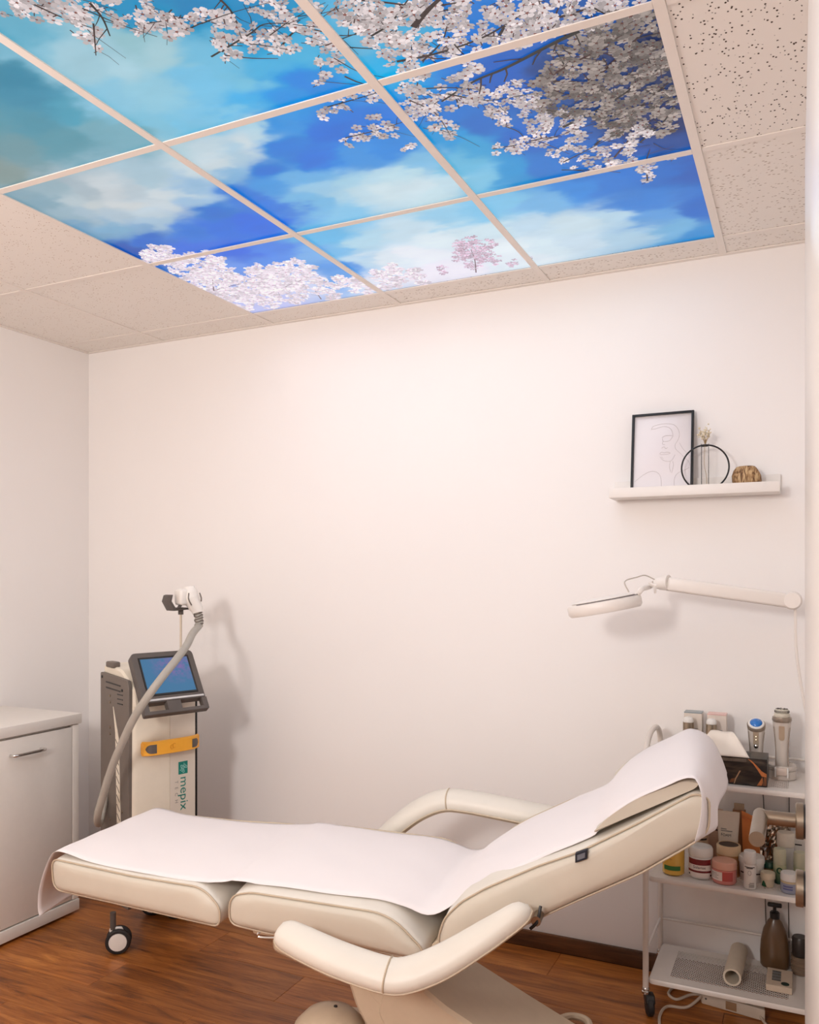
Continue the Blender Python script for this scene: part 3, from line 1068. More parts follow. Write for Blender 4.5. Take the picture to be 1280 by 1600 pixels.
def sweep_arm(name, path, ups, widths, thick, m_top, m_bot):
    P = catmull(path, 8)
    U = catmull(ups, 8)
    N = len(P)
    Wd = np.interp(np.linspace(0, 1, N), np.linspace(0, 1, len(widths)), widths)
    sec_top = [(-0.5, 0.0), (-0.52, 0.25), (-0.46, 0.6), (-0.3, 0.9), (0, 1.0), (0.3, 0.9), (0.46, 0.6), (0.52, 0.25), (0.5, 0.0)]
    sec_bot = [(-0.48, 0.0), (-0.46, -0.28), (-0.3, -0.42), (0, -0.45), (0.3, -0.42), (0.46, -0.28), (0.48, 0.0)]
    seam_l, seam_r = [], []
    res = []
    for sec, nm, m in ((sec_top, 'armrest', m_top), (sec_bot, 'armrest_base', m_bot)):
        verts, faces = [], []
        ns = len(sec)
        for i in range(N):
            t = P[min(i + 1, N - 1)] - P[max(i - 1, 0)]
            t /= np.linalg.norm(t)
            up = U[i] - t * (U[i] @ t)
            up /= np.linalg.norm(up)
            side = np.cross(t, up)
            endk = min(1.0, 0.25 + 0.75 * math.sqrt(max(0.0, 1 - (1 - min(i, 4) / 4) ** 2)), 0.35 + 0.65 * math.sqrt(max(0.0, 1 - (1 - min(N - 1 - i, 3) / 3) ** 2)))
            crease = 1.0
            for a, b in sec:
                verts.append(P[i] + side * a * Wd[i] * endk + up * b * thick * endk * crease)
            if nm == 'armrest':
                seam_l.append(P[i] - side * 0.51 * Wd[i] * endk)
                seam_r.append(P[i] + side * 0.51 * Wd[i] * endk)
        for i in range(N - 1):
            for k in range(ns - 1):
                faces.append([i * ns + k, i * ns + k + 1, (i + 1) * ns + k + 1, (i + 1) * ns + k])
        faces.append(list(range(ns)))
        faces.append([(N - 1) * ns + k for k in range(ns)][::-1])
        res.append(link_mesh(nm, verts, faces, m, bed if nm == 'armrest' else res[0], smooth='all'))
    tube('piping', seam_l + seam_r[::-1], 0.003, M_PIPING, res[0], n=6, closed=True, smooth=False)
    # crease stitched across the elbow
    i = N // 2 - 2
    t = P[i + 1] - P[i - 1]
    t /= np.linalg.norm(t)
    up = U[i] - t * (U[i] @ t)
    up /= np.linalg.norm(up)
    side = np.cross(t, up)
    tube('crease', [P[i] + side * a * Wd[i] * 1.0 + up * b * thick * 1.0 for a, b in sec_top], 0.0025, M_PIPING, res[0], n=5, sub=2)
    return res[0]


near_path = [bw(0.250, -0.450, 0.524), bw(0.33, -0.465, 0.508), bw(0.43, -0.480, 0.490), bw(0.54, -0.488, 0.476), bw(0.60, -0.482, 0.478), bw(0.68, -0.458, 0.510), bw(0.78, -0.42, 0.570), bw(0.875, -0.385, 0.634)]
near_up = [BN * -0.55 + BE * 0.05 + np.array([0, 0, 0.85])] * 4 + [BN * -0.6 + np.array([0, 0, 0.8]) - BE * 0.2] * 2 + [BN * -0.62 - BE * 0.45 + np.array([0, 0, 0.75])] * 2
sweep_arm('armrest', near_path, near_up, [0.070, 0.080, 0.083, 0.083, 0.083, 0.082, 0.074, 0.052], 0.034, M_LEATHER, M_BEDPLASTIC)
far_path = [bw(0.19, 0.40, 0.46), bw(0.27, 0.40, 0.535), bw(0.36, 0.40, 0.606), bw(0.44, 0.40, 0.642), bw(0.52, 0.40, 0.646), bw(0.64, 0.395, 0.636), bw(0.78, 0.39, 0.622), bw(0.92, 0.385, 0.612)]
far_up = [BN * -0.35 - BE * 0.5 + np.array([0, 0, 0.85])] * 3 + [BN * -0.3 - BE * 0.1 + np.array([0, 0, 0.95])] * 2 + [BN * -0.3 + np.array([0, 0, 0.95])] * 3
sweep_arm('armrest', far_path, far_up, [0.08, 0.09, 0.09, 0.09, 0.09, 0.09, 0.09, 0.09], 0.042, M_LEATHER, M_BEDPLASTIC)
for s, p in ((-1, (0.885, -0.36, 0.60)), (1, (0.93, 0.36, 0.60))):
    tube('armrest_pivot', [bw(p[0], p[1] - s * 0.06, p[2]), bw(p[0], p[1] + s * 0.012, p[2])], 0.012, M_STEEL, bed, n=10, smooth=False)
tube('armrest_bracket', [bw(0.893, -0.352, 0.63), bw(0.888, -0.37, 0.60), bw(0.872, -0.375, 0.582)], 0.004, M_BLACK, bed, n=6)
# frame, lever, pedestal
box('seat_frame', 0.06, 0.60, -0.24, 0.24, 0.405, 0.456, M_BEDPLASTIC, bed, 0.008, xf=bw)
prism('under_cover', round_poly([(0.10, 0.43), (0.10, 0.345), (0.285, 0.29), (0.55, 0.29), (0.60, 0.42)], 0.015, 3), -0.20, 0.20, M_BEDPLASTIC, bed, lambda a, b, t: bw(a, t, b), 0.01)
prism('lift_column', round_poly([(0.29, 0.33), (0.335, 0.20), (0.42, 0.06), (0.60, 0.04), (0.60, 0.20), (0.45, 0.335)], 0.02, 3), -0.150, 0.150, M_BEDPLASTIC, bed, lambda a, b, t: bw(a, t, b), 0.012)
prism('pedestal_cover', round_poly([(0.44, 0.335), (0.40, 0.20), (0.50, 0.03), (1.10, 0.012), (1.10, 0.03), (0.95, 0.082), (0.78, 0.160), (0.60, 0.246), (0.52, 0.300)], [0.02, 0.02, 0.02, 0.004, 0.006, 0.02, 0.02, 0.02, 0.02], 3), -0.156, 0.156, M_BEDPLASTIC, bed, lambda a, b, t: bw(a, t, b), 0.010)
box('base_plate', 0.20, 1.06, -0.13, 0.13, 0.012, 0.050, M_BEDPLASTIC, bed, 0.012, 3, xf=bw)
lathe('base_cap', [(0.0, 0.175), (0.03, 0.172), (0.07, 0.155), (0.10, 0.125), (0.116, 0.08), (0.12, 0.05), (0.12, 0.03)], M_BEDPLASTIC, bed, n=32, xf=lambda x, y, z: bw(0.245 + x, -0.12 + y, z))
lathe('cap_screw', [(0.0, 0.004), (0.005, 0.004), (0.006, 0.0)], M_BLACK, bed, n=10, xf=lambda x, y, z: bw(0.262 + x, -0.115 + y, 0.1725 + z))
for u, v in ((0.24, -0.10), (0.24, 0.10), (1.02, -0.10), (1.02, 0.10)):
    lathe('levelling_foot', [(0.0, 0.0), (0.022, 0.0), (0.022, 0.008), (0.012, 0.014), (0.012, 0.03), (0, 0.03)], M_RUBBER, bed, n=14, xf=lambda x, y, z, u=u, v=v: bw(u + x, v + y, z))
tube('base_loop', [bw(0.83, 0.17, 0.05), bw(0.86, 0.25, 0.055), bw(0.90, 0.275, 0.055), bw(0.94, 0.25, 0.055), bw(0.95, 0.17, 0.05)], 0.011, M_BEDPLASTIC, bed, n=8)
tube('release_lever', [bw(0.20, -0.315, 0.445), bw(0.128, -0.315, 0.437), bw(0.123, -0.315, 0.448), bw(0.13, -0.30, 0.452)], 0.004, M_CHROME, bed, n=6, sub=4)
box('leg_frame', -0.50, 0.05, -0.20, 0.20, 0.425, 0.455, M_BEDPLASTIC, bed, 0.006, xf=bw)
prism('hinge', round_poly([(0.575, 0.44), (0.60, 0.40), (0.66, 0.42), (0.69, 0.50), (0.64, 0.50)], 0.01, 2), -0.26, 0.26, M_BEDPLASTIC, bed, lambda a, b, t: bw(a, t, b), 0.004)

# paper sheet ---------------------------------------------------------------
spath = [(-0.682, 0.372), (-0.690, 0.395), (-0.688, 0.44), (-0.672, 0.49), (-0.645, 0.54), (-0.612, 0.572), (-0.56, 0.578), (-0.45, 0.572), (-0.30, 0.566), (-0.12, 0.567), (-0.05, 0.571), (0.0, 0.572), (0.03, 0.578), (0.08, 0.587), (0.15, 0.588), (0.30, 0.584), (0.45, 0.583), (0.53, 0.572), (0.585, 0.560), (0.63, 0.583), (0.68, 0.625), (0.75, 0.670), (0.88, 0.742), (0.96, 0.781), (1.0, 0.806), (1.04, 0.849), (1.10, 0.897), (1.17, 0.935), (1.222, 0.962), (1.258, 0.957), (1.286, 0.925), (1.300, 0.875), (1.306, 0.828)]
SP = catmull([(p[0], 0, p[1]) for p in spath], 4)
NV = 25
verts, faces = [], []
for i, p in enumerate(SP):
    u = p[0]
    t = SP[min(i + 1, len(SP) - 1)] - SP[max(i - 1, 0)]
    t /= np.linalg.norm(t)
    nn = np.array([-t[2], 0, t[0]])
    hw = float(np.interp(u, [-0.69, -0.6, -0.05, 0.3, 0.55, 0.75, 0.98, 1.03, 1.2, 1.33], [0.240, 0.250, 0.288, 0.278, 0.266, 0.284, 0.276, 0.300, 0.318, 0.364]))
    cr = float(np.interp(u, [-0.7, -0.62, -0.5, -0.05, 0.02, 0.1, 0.45, 0.58, 0.7, 1.0, 1.05, 1.25, 1.33], [0, 0.002, 0.016, 0.018, 0.008, 0.022, 0.022, 0.022, 0.024, 0.020, 0.010, 0.012, 0.0]))
    for k in range(NV):
        s = -1 + 2 * k / (NV - 1)
        v = s * hw
        off = -cr * abs(s) ** 2.6
        wr_ = 0.0016 * math.sin(u * 19 + s * 3) * math.cos(s * 7 + u * 6) + 0.0016
        q = p + nn * (off + wr_)
        du = 0.0
        if u < -0.62:       # loose flap at the foot
            d = (-0.62 - u) / 0.07
            q = q + np.array([-0.012 * d * math.cos(s * 2.2), 0, -0.012 * d * (s < 0) * (-s)])
        if i > len(SP) - 15:  # loose end over the head
            d = (i - (len(SP) - 15)) / 14
            q = q + np.array([d * (0.006 + 0.034 * s) + 0.005 * d * math.sin(s * 5) - d * 0.042 * max(0.0, (-s - 0.72) / 0.28), 0, 0.010 * d * math.cos(s * 2.5)])
            v *= 1 + 0.02 * d
        verts.append(bw(q[0], v, q[2]))
for i in range(len(SP) - 1):
    for k in range(NV - 1):
        faces.append([i * NV + k, i * NV + k + 1, (i + 1) * NV + k + 1, (i + 1) * NV + k])
sheet = link_mesh('paper_sheet', verts, faces, M_PAPER, None, smooth='all')
md = sheet.modifiers.new('thickness', 'SOLIDIFY')
md.thickness = 0.0008
tag(sheet, 'white disposable paper sheet laid along the treatment bed and draped over its ends', 'sheet')

# ================================================================== LASER DEVICE
M0 = np.array([0.914, -0.653, 0.0])
MR = np.array([0.34, 0.94, 0.0]) / math.hypot(0.34, 0.94)
MN = np.array([MR[1], -MR[0], 0.0])


def mw(a, b, z):
    return M0 + MR * a - MN * b + np.array([0, 0, z])


dev = thing('laser_device', 'tall white laser treatment machine with tilted touch screen beside the cabinet', 'machine', mw(0.14, 0.13, 0))
front = round_poly([(0.0, 0.0), (0.13, -0.012), (0.275, 0.0), (0.275, 0.12), (0.0, 0.12)], [0.02, 0.0, 0.012, 0.0, 0.0], 4)
prism('front_cover', front, 0.16, 0.985, M_MACHWHITE, dev, lambda a, b, t: mw(a, b, t), 0.006)
prism('top_cover', round_poly([(-0.015, 0.90), (0.0, 0.985), (0.10, 1.045), (0.25, 1.062), (0.262, 0.90)], 0.02, 4), 0.004, 0.27, M_MACHWHITE, dev, lambda a, b, t: mw(t, a + 0.005, b), 0.008)
box('core', 0.012, 0.262, 0.10, 0.25, 0.15, 0.99, M_DARKGREY, dev, 0.004, xf=mw)
# grey side panel with slots
sp_poly = round_poly([(0.012, 0.13), (0.25, 0.13), (0.252, 1.028), (0.10, 1.018), (0.02, 1.012), (0.006, 0.98)], 0.008, 3)
side = prism('side_panel', sp_poly, -0.012, 0.004, M_GREYPL, dev, lambda a, b, t: mw(t, a, b), 0.002)
for k in range(2):
    box('vent_slot', -0.0135, -0.0115, 0.075, 0.20, 0.985 - k * 0.022, 0.990 - k * 0.022, M_BLACK, side, xf=lambda a, b, c: mw(a, b, c + (b - 0.1) * 0.05))
for k in range(3):
    box('vent_slot', -0.0135, -0.0115, 0.055, 0.10, 0.950 - k * 0.018, 0.954 - k * 0.018, M_BLACK, side, xf=mw)
for b, z in ((0.165, 0.94), (0.165, 0.915), (0.165, 0.815), (0.165, 0.79), (0.235, 1.01), (0.06, 0.97), (0.06, 0.50), (0.165, 0.45)):
    lathe('screw', [(0.0, 0.003), (0.005, 0.003), (0.006, 0.0)], M_BLACK if z > .96 else M_STEEL, side, n=8, xf=lambda x, y, z_, b=b, z=z: mw(-0.012 - z_, b + x, z + y))
prism('vent_strip', [(0.135, 0.90), (0.115, 0.80), (0.095, 0.28), (0.062, 0.28), (0.088, 0.78)], -0.0145, -0.011, M_MACHWHITE, side, lambda a, b, t: mw(t, a, b))
for k in range(13):
    z = 0.76 - k * 0.036
    zc = np.interp(z, [0.28, 0.78], [0.078, 0.100])
    prism('vent_slit', [(zc - 0.012, z - 0.012), (zc + 0.012, z + 0.012), (zc + 0.012, z + 0.016), (zc - 0.012, z - 0.008)], -0.0155, -0.0135, M_DARKGREY, side, lambda a, b, t: mw(t, a, b))
box('side_trim', 0.276, 0.283, 0.004, 0.24, 0.14, 0.985, M_BLACK, dev, 0.002, xf=mw)
# rear knob at the top left
box('rear_knob', -0.004, 0.03, 0.16, 0.225, 1.048, 1.072, M_GREYPL, dev, 0.006, xf=mw)
# yellow grab handle
hp = [mw(0.03, -0.030, 0.748), mw(0.06, -0.050, 0.748), mw(0.14, -0.054, 0.748), mw(0.23, -0.050, 0.748), mw(0.272, -0.028, 0.748)]
HPd = catmull(hp, 6)
hv, hf = [], []
for p in HPd:
    for dz, off in ((-0.024, 0.0), (-0.028, 0.012), (-0.018, 0.022), (0.018, 0.022), (0.028, 0.012), (0.024, 0.0)):
        hv.append(p - MN * off + np.array([0, 0, dz]))
for i in range(len(HPd) - 1):
    for k in range(6):
        hf.append([i * 6 + k, i * 6 + (k + 1) % 6, (i + 1) * 6 + (k + 1) % 6, (i + 1) * 6 + k])
hf += [list(range(6)), [(len(HPd) - 1) * 6 + k for k in range(6)]]
gh = link_mesh('grab_handle', hv, hf, M_YELLOW, dev, smooth=True)
HA = [float((q - M0) @ MR) for q in HPd]
HB = [float(-(q - M0) @ MN) for q in HPd]
for a0, a1, s in ((0.036, 0.074, -1), (0.228, 0.262, 1)):
    V, Fc = [], []
    K = 10
    for k in range(K + 1):
        a = a0 + (a1 - a0) * k / K
        e_ = (k / K if s < 0 else 1 - k / K)
        hh_ = 0.017 * math.sqrt(max(0.02, 1 - (1 - min(1.0, e_ * 2.2)) ** 2))
        bb = float(np.interp(a, HA, HB))
        for dz, db in ((-hh_, 0.004), (-hh_, -0.0014), (hh_, -0.0014), (hh_, 0.004)):
            V.append(mw(a, bb + db, 0.748 + dz))
    for k in range(K):
        for q in range(4):
            Fc.append([k * 4 + q, k * 4 + (q + 1) % 4, (k + 1) * 4 + (q + 1) % 4, (k + 1) * 4 + q])
    Fc += [[0, 1, 2, 3], [K * 4 + q for q in range(4)]]
    link_mesh('end_inlay', V, Fc, M_DARKGREY, gh)
M_YELLOWD = mat('handle_emboss', (226, 156, 42), 0.45, var=0.02)
for k in range(2):
    tube('embossed_mark', [mw(0.137 + 0.010 * k + 0.006 * math.cos(t), -0.0555, 0.748 + 0.004 * k + 0.009 * math.sin(t)) for t in np.linspace(0.6, 5.4, 8)], 0.0014, M_YELLOWD, gh, n=5, sub=2)
# logo label on the right half of the cover
LBL = lambda a, z, d=0.0: mw(a, np.interp(a, [0.13, 0.275], [-0.0125, -0.0012]) - 0.0008 - d, z)
prism('label_strip', [(0.152, 0.40), (0.268, 0.40), (0.268, 0.985), (0.152, 0.985)], 0.0, 0.001, mat('label_grey', (222, 212, 198), 0.45, var=0.01), dev, lambda a, b, t: LBL(a, b, t))
lg = prism('logo_square', [(0.190, 0.622), (0.232, 0.622), (0.232, 0.672), (0.190, 0.672)], 0.001, 0.002, M_TEAL, dev, lambda a, b, t: LBL(a, b, t))
for dx, dy in ((-0.007, -0.006), (0.0, 0.0), (0.007, 0.006)):
    pts = []
    for t in np.linspace(0, 1, 13):
        s = (t - 0.5) * 0.034
        wv = 0.0045 * math.sin(t * 2 * math.pi * 1.5)
        pts.append(LBL(0.211 + dx * 0.9 + s * 0.55 + wv, 0.647 - dy * 0.9 + s * 0.75 - wv, 0.0024))
    tube('logo_stroke', pts, 0.0014, M_TEALPALE, lg, n=5, sub=1)
text_mesh('logo_text', 'mepix', 0.052, lambda x, y: LBL(0.199 + y, 0.612 - x * 1.05, 0.002), M_TEAL, dev)
text_mesh('logo_text_small', 'TECH', 0.020, lambda x, y: LBL(0.174 + y, 0.600 - x * 1.0, 0.002), M_PRINTGREY, dev, spacing=2.3)
# tilted screen
SB, ST = np.array([-0.112, 0.905]), np.array([0.052, 1.110])   # (b, z) bottom and top


def sw(a, t, d=0.0):
    """a along the width, t from bottom 0 to top 1, d proud of the face"""
    bz_ = SB + (ST - SB) * t
    dirv = (ST - SB) / np.linalg.norm(ST - SB)
    nb = np.array([-dirv[1], dirv[0]])
    q = bz_ + nb * d
    return mw(a - 0.008 + 0.022 * t, q[0], q[1])


scr_poly = round_poly([(0.005, 0.0), (0.262, 0.0), (0.256, 1.0), (0.010, 1.0)], [0.03, 0.03, 0.02, 0.02], 4)
L_ = float(np.linalg.norm(ST - SB))
# housing with two grip openings: ring built from bars
def scr_plate(name, a0, a1, t0, t1, d0, d1, m, parent, rr=None):
    pl = [(a0, t0 * L_), (a1, t0 * L_), (a1, t1 * L_), (a0, t1 * L_)]
    if rr:
        pl = round_poly(pl, rr, 4)
    return prism(name, pl, d0, d1, m, parent, lambda a, b, t: sw(a, b / L_, t), 0.002)


hs = scr_plate('screen_housing', 0.0, 0.268, 0.135, 1.0, -0.028, 0.004, M_DARKGREY, dev, [0.004, 0.004, 0.022, 0.022])
scr_plate('grip_bar', -0.002, 0.272, -0.065, -0.005, -0.022, 0.004, M_DARKGREY, hs, [0.03, 0.03, 0.01, 0.01])
for a0, a1 in ((-0.002, 0.022), (0.098, 0.158), (0.248, 0.272)):
    scr_plate('grip_post', a0, a1, -0.02, 0.14, -0.022, 0.004, M_DARKGREY, hs)
scr_plate('chrome_strip', 0.006, 0.262, 0.15, 0.185, 0.004, 0.007, mat('silver_strip', (214, 214, 214), 0.3, 0.6), hs)
scr_plate('screen_bezel', 0.026, 0.242, 0.235, 0.905, 0.004, 0.0055, M_BLACK, hs)


def screen_material():
    m = bpy.data.materials.new('screen_painted_reflection')
    m.use_nodes = True
    nt = m.node_tree
    b = nt.nodes['Principled BSDF']
    b.inputs['Base Color'].default_value = (0.01, 0.015, 0.02, 1)
    b.inputs['Roughness'].default_value = 0.3
    b.inputs['Specular IOR Level'].default_value = 0.15
    tc = nt.nodes.new('ShaderNodeTexCoord')
    n = nt.nodes.new('ShaderNodeTexNoise')
    n.inputs['Scale'].default_value = 9
    n.inputs['Detail'].default_value = 5
    n.inputs['Roughness'].default_value = 0.7
    nt.links.new(tc.outputs['UV'], n.inputs['Vector'])
    sx = nt.nodes.new('ShaderNodeSeparateXYZ')
    nt.links.new(tc.outputs['UV'], sx.inputs[0])
    # painted reflection of the ceiling blossom in the upper right
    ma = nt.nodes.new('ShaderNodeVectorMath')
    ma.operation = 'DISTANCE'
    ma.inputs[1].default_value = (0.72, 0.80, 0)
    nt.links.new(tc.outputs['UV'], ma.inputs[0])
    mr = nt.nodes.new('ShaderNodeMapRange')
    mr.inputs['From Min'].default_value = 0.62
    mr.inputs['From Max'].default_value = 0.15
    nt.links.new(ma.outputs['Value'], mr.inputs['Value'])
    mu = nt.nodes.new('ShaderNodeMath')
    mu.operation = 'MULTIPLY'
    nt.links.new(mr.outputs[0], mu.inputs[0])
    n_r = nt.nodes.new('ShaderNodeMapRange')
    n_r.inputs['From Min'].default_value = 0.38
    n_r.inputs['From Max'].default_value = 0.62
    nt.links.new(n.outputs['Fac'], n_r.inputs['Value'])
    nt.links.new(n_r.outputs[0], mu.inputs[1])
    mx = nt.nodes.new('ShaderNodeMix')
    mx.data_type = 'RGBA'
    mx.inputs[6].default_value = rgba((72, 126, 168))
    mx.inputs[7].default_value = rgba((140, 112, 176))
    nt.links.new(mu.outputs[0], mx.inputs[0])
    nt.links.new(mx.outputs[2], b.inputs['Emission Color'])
    b.inputs['Emission Strength'].default_value = 0.85  # glow stands in for the ceiling sky reflected in the glass
    return m


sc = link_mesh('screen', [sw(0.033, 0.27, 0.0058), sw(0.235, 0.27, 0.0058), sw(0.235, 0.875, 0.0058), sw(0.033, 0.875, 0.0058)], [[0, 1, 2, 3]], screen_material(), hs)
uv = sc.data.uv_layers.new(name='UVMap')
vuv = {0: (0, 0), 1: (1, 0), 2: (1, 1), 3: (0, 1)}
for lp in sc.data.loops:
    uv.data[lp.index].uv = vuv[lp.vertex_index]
tube('screen_neck', [mw(0.135, 0.04, 0.93), mw(0.135, 0.0, 0.945), mw(0.135, -0.02, 0.955)], 0.022, M_MACHWHITE, dev, n=12)
# holder pole, bracket
pole_b = mw(0.262, 0.10, 0)
tube('holder_pole', [pole_b + [0, 0, 1.03], pole_b + [0, 0, 1.262]], 0.0048, mat('pole_pale', (214, 200, 180), 0.4, 0.3), dev, n=8, smooth=False)
tube('pole_collar', [pole_b + [0, 0, 1.255], pole_b + [0, 0, 1.285]], 0.011, M_DARKGREY, dev, n=10, smooth=False)


def hwx(a, b, z):
    return pole_b + MR * a - MN * b + np.array([0, 0, z])


br = [(-0.062, 1.335), (-0.070, 1.31), (-0.048, 1.272), (0.022, 1.276), (0.022, 1.284), (-0.040, 1.284), (-0.058, 1.312), (-0.052, 1.338)]
prism('holder_bracket', br, -0.032, 0.032, M_DARKGREY, dev, lambda a, b, t: hwx(a, t, b), 0.002)
prism('holder_fork', [(-0.038, 1.284), (-0.028, 1.284), (-0.004, 1.322), (-0.012, 1.328)], -0.050, -0.034, M_DARKGREY, dev, lambda a, b, t: hwx(a, t, b), 0.001)
# handpiece resting in the bracket
hpth = [hwx(0.016, -0.04, 1.372), hwx(0.018, -0.042, 1.350), hwx(0.020, -0.045, 1.325), hwx(0.030, -0.052, 1.300), hwx(0.040, -0.060, 1.276), hwx(0.042, -0.064, 1.262)]
hand = thing('laser_handpiece', 'white laser handpiece on a grey hose hanging in its holder above the screen', 'handpiece', hwx(0.04, -0.06, 1.25))
tube('grip', hpth, [0.020, 0.030, 0.034, 0.030, 0.025, 0.022], mat('handpiece_white', (240, 234, 226), 0.3, var=0.01), hand, n=14)
box('head', -0.035, 0.010, -0.060, -0.005, 1.295, 1.362, mat('handpiece_white', (240, 234, 226), 0.3), hand, 0.012, 3, xf=hwx)
tube('trigger_groove', [hwx(0.045, -0.072, 1.345), hwx(0.049, -0.078, 1.325), hwx(0.050, -0.076, 1.31)], 0.0028, M_GREYPL, hand, n=6)
tube('trigger_groove', [hwx(-0.002, -0.067, 1.345), hwx(-0.004, -0.070, 1.32), hwx(0.006, -0.075, 1.295)], 0.0025, M_GREYPL, hand, n=6)
rel = [hwx(0.042, -0.064, 1.264), hwx(0.044, -0.068, 1.235), hwx(0.042, -0.072, 1.205)]
RP = catmull(rel, 8)
rv, rf = tube_data(rel, 0.0165, 12)
sleeve = link_mesh('strain_relief', rv, rf, M_HOSE, hand, smooth=True)
for k in range(5):
    c0 = RP[1 + 3 * k]
    tt = RP[2 + 3 * k] - c0
    tt /= np.linalg.norm(tt)
    e1 = np.cross(tt, [0, 0.3, 1])
    e1 /= np.linalg.norm(e1)
    e2 = np.cross(tt, e1)
    tube('relief_ring', [c0 + 0.0168 * (math.cos(q) * e1 + math.sin(q) * e2) + tt * 0.004 * math.sin(q * (1 + k % 2)) for q in np.linspace(0, 2 * math.pi, 13)[:-1]], 0.0028, M_GREYPL, sleeve, n=5, closed=True, sub=1)


def adp(px, py, d):
    return CAM + ray(px, py) * d


hose = [RP[-2], adp(301, 990, 3.26), adp(292, 1008, 3.17), adp(276, 1030, 3.07), adp(252, 1060, 2.99), adp(230, 1090, 2.97), adp(210, 1121, 2.99), adp(194, 1154, 3.03), adp(176, 1196, 3.08), adp(162, 1240, 3.12), adp(153, 1272, 3.15), adp(153, 1286, 3.20), adp(157, 1282, 3.27), adp(162, 1256, 3.31), adp(166, 1225, 3.34), adp(176, 1196, 3.36)]
tube('hose', hose, 0.0145, M_HOSE, hand, n=12, sub=8)
# base and castors
box('base', -0.01, 0.285, -0.075, 0.26, 0.150, 0.180, M_MACHWHITE, dev, 0.015, 3, xf=mw)


def castor(parent, p, ang, R=0.046, hubm=None):
    ca, sa = math.cos(ang), math.sin(ang)

    def xf(x, y, z):  # wheel axle along local y
        return np.array([p[0] + x * ca - y * sa, p[1] + x * sa + y * ca, z])
    stem = tube('castor_stem', [xf(-0.02, 0, 0.151), xf(-0.02, 0, 2 * R - 0.005)], 0.011, M_DARKGREY, parent, n=10, smooth=False)
    prism('castor_fork', round_poly([(-0.034, R * 1.75), (-0.030, 2 * R + 0.004), (0.012, 2 * R + 0.002), (0.026, R * 1.3), (0.0, R * 0.8), (-0.012, R * 1.2)], 0.006, 3), -0.006, 0.006, M_WHITEPL, stem, lambda a, b, t: xf(a, t, b), 0.002)
    for s in (-1, 1):
        def wx(x, y, z, s=s):
            return xf(x, s * (0.009 + z), R + y)
        w = lathe('castor_wheel', [(0.012, 0.0), (R * 0.9, 0.0), (R, 0.004), (R, 0.014), (R * 0.9, 0.019), (R * 0.74, 0.0195), (R * 0.72, 0.017)], M_RUBBER, parent, n=28, xf=wx)
        lathe('castor_hub', [(R * 0.73, 0.016), (R * 0.70, 0.0195), (R * 0.4, 0.0215), (0.0, 0.022)], M_WHITEPL, w, n=24, xf=wx)


for a, b in ((0.0, -0.055), (0.25, 0.12), (0.20, 0.22), (0.27, 0.22)):
    if a == 0.0 and b < 0:
        castor(dev, (0.912, -0.722), math.radians(38))
    else:
        castor(dev, mw(a, b, 0), math.radians(30))

# ================================================================== CABINET
cab = thing('sideboard_cabinet', 'glossy white sideboard cabinet against the left wall', 'cabinet', (0.24, -1.1, 0))
CX, CY = 0.48, -0.51
box('body', 0.012, CX - 0.02, -1.70, CY, 0.06, 0.792, M_CABEDGE, cab, 0.002)
box('top', 0.010, CX + 0.006, -1.71, CY + 0.012, 0.794, 0.836, M_CABEDGE, cab, 0.0025)
box('plinth', 0.012, CX + 0.004, -1.70, CY, 0.012, 0.058, M_CABEDGE, cab, 0.002)
box('side_trim', CX - 0.019, CX, CY - 0.032, CY, 0.061, 0.791, M_CABEDGE, cab, 0.0015)
for y0, y1 in ((-1.118, CY - 0.036), (-1.69, -1.122)):
    dr = box('door', CX - 0.019, CX, y0, y1, 0.064, 0.784, M_CABWHITE, cab, 0.0015)
    yc = -0.775 if y1 > -1 else -1.40
    tube('handle', [(CX, yc - 0.07, 0.722), (CX + 0.028, yc - 0.068, 0.723), (CX + 0.030, yc, 0.723), (CX + 0.028, yc + 0.068, 0.723), (CX, yc + 0.07, 0.722)], 0.006, M_CHROME, dr, n=8, sub=5)

# ================================================================== WALL SHELF AND ITS THINGS
SX0, SX1, SZ = 2.618, 3.172, 1.690
sh = thing('picture_ledge', 'narrow white picture ledge mounted on the back wall', 'shelf', ((SX0 + SX1) / 2, -0.06, SZ))
box('shelf_board', SX0, SX1, -0.1055, -0.002, SZ, SZ + 0.014, M_SHELF, sh, 0.0015)
box('back_rail', SX0, SX1, -0.014, -0.001, SZ + 0.0145, SZ + 0.068, M_SHELF, sh, 0.0015)
box('front_lip', SX0, SX1, -0.118, -0.106, SZ, SZ + 0.034, M_SHELF, sh, 0.0015)
ZT = SZ + 0.014
# framed line drawing
fr = thing('framed_drawing', 'black framed line drawing of a face leaning on the wall shelf', 'picture', (2.79, -0.05, ZT))
fx0, fx1, fh = 2.684, 2.896, 0.292
FB, FT = -0.062, -0.022


def fwp(x, t, d):
    """t height along the frame, d proud towards the room"""
    k = t / fh
    return (x, FB + (FT - FB) * k - d * 0.990, ZT + 0.001 + t * 0.990 + d * 0.02)


def fbox(name, x0, x1, t0, t1, d0, d1, m, parent):
    return box(name, x0, x1, t0, t1, d0, d1, m, parent, 0.0008, 1, xf=lambda a, b, c: fwp(a, b, c))


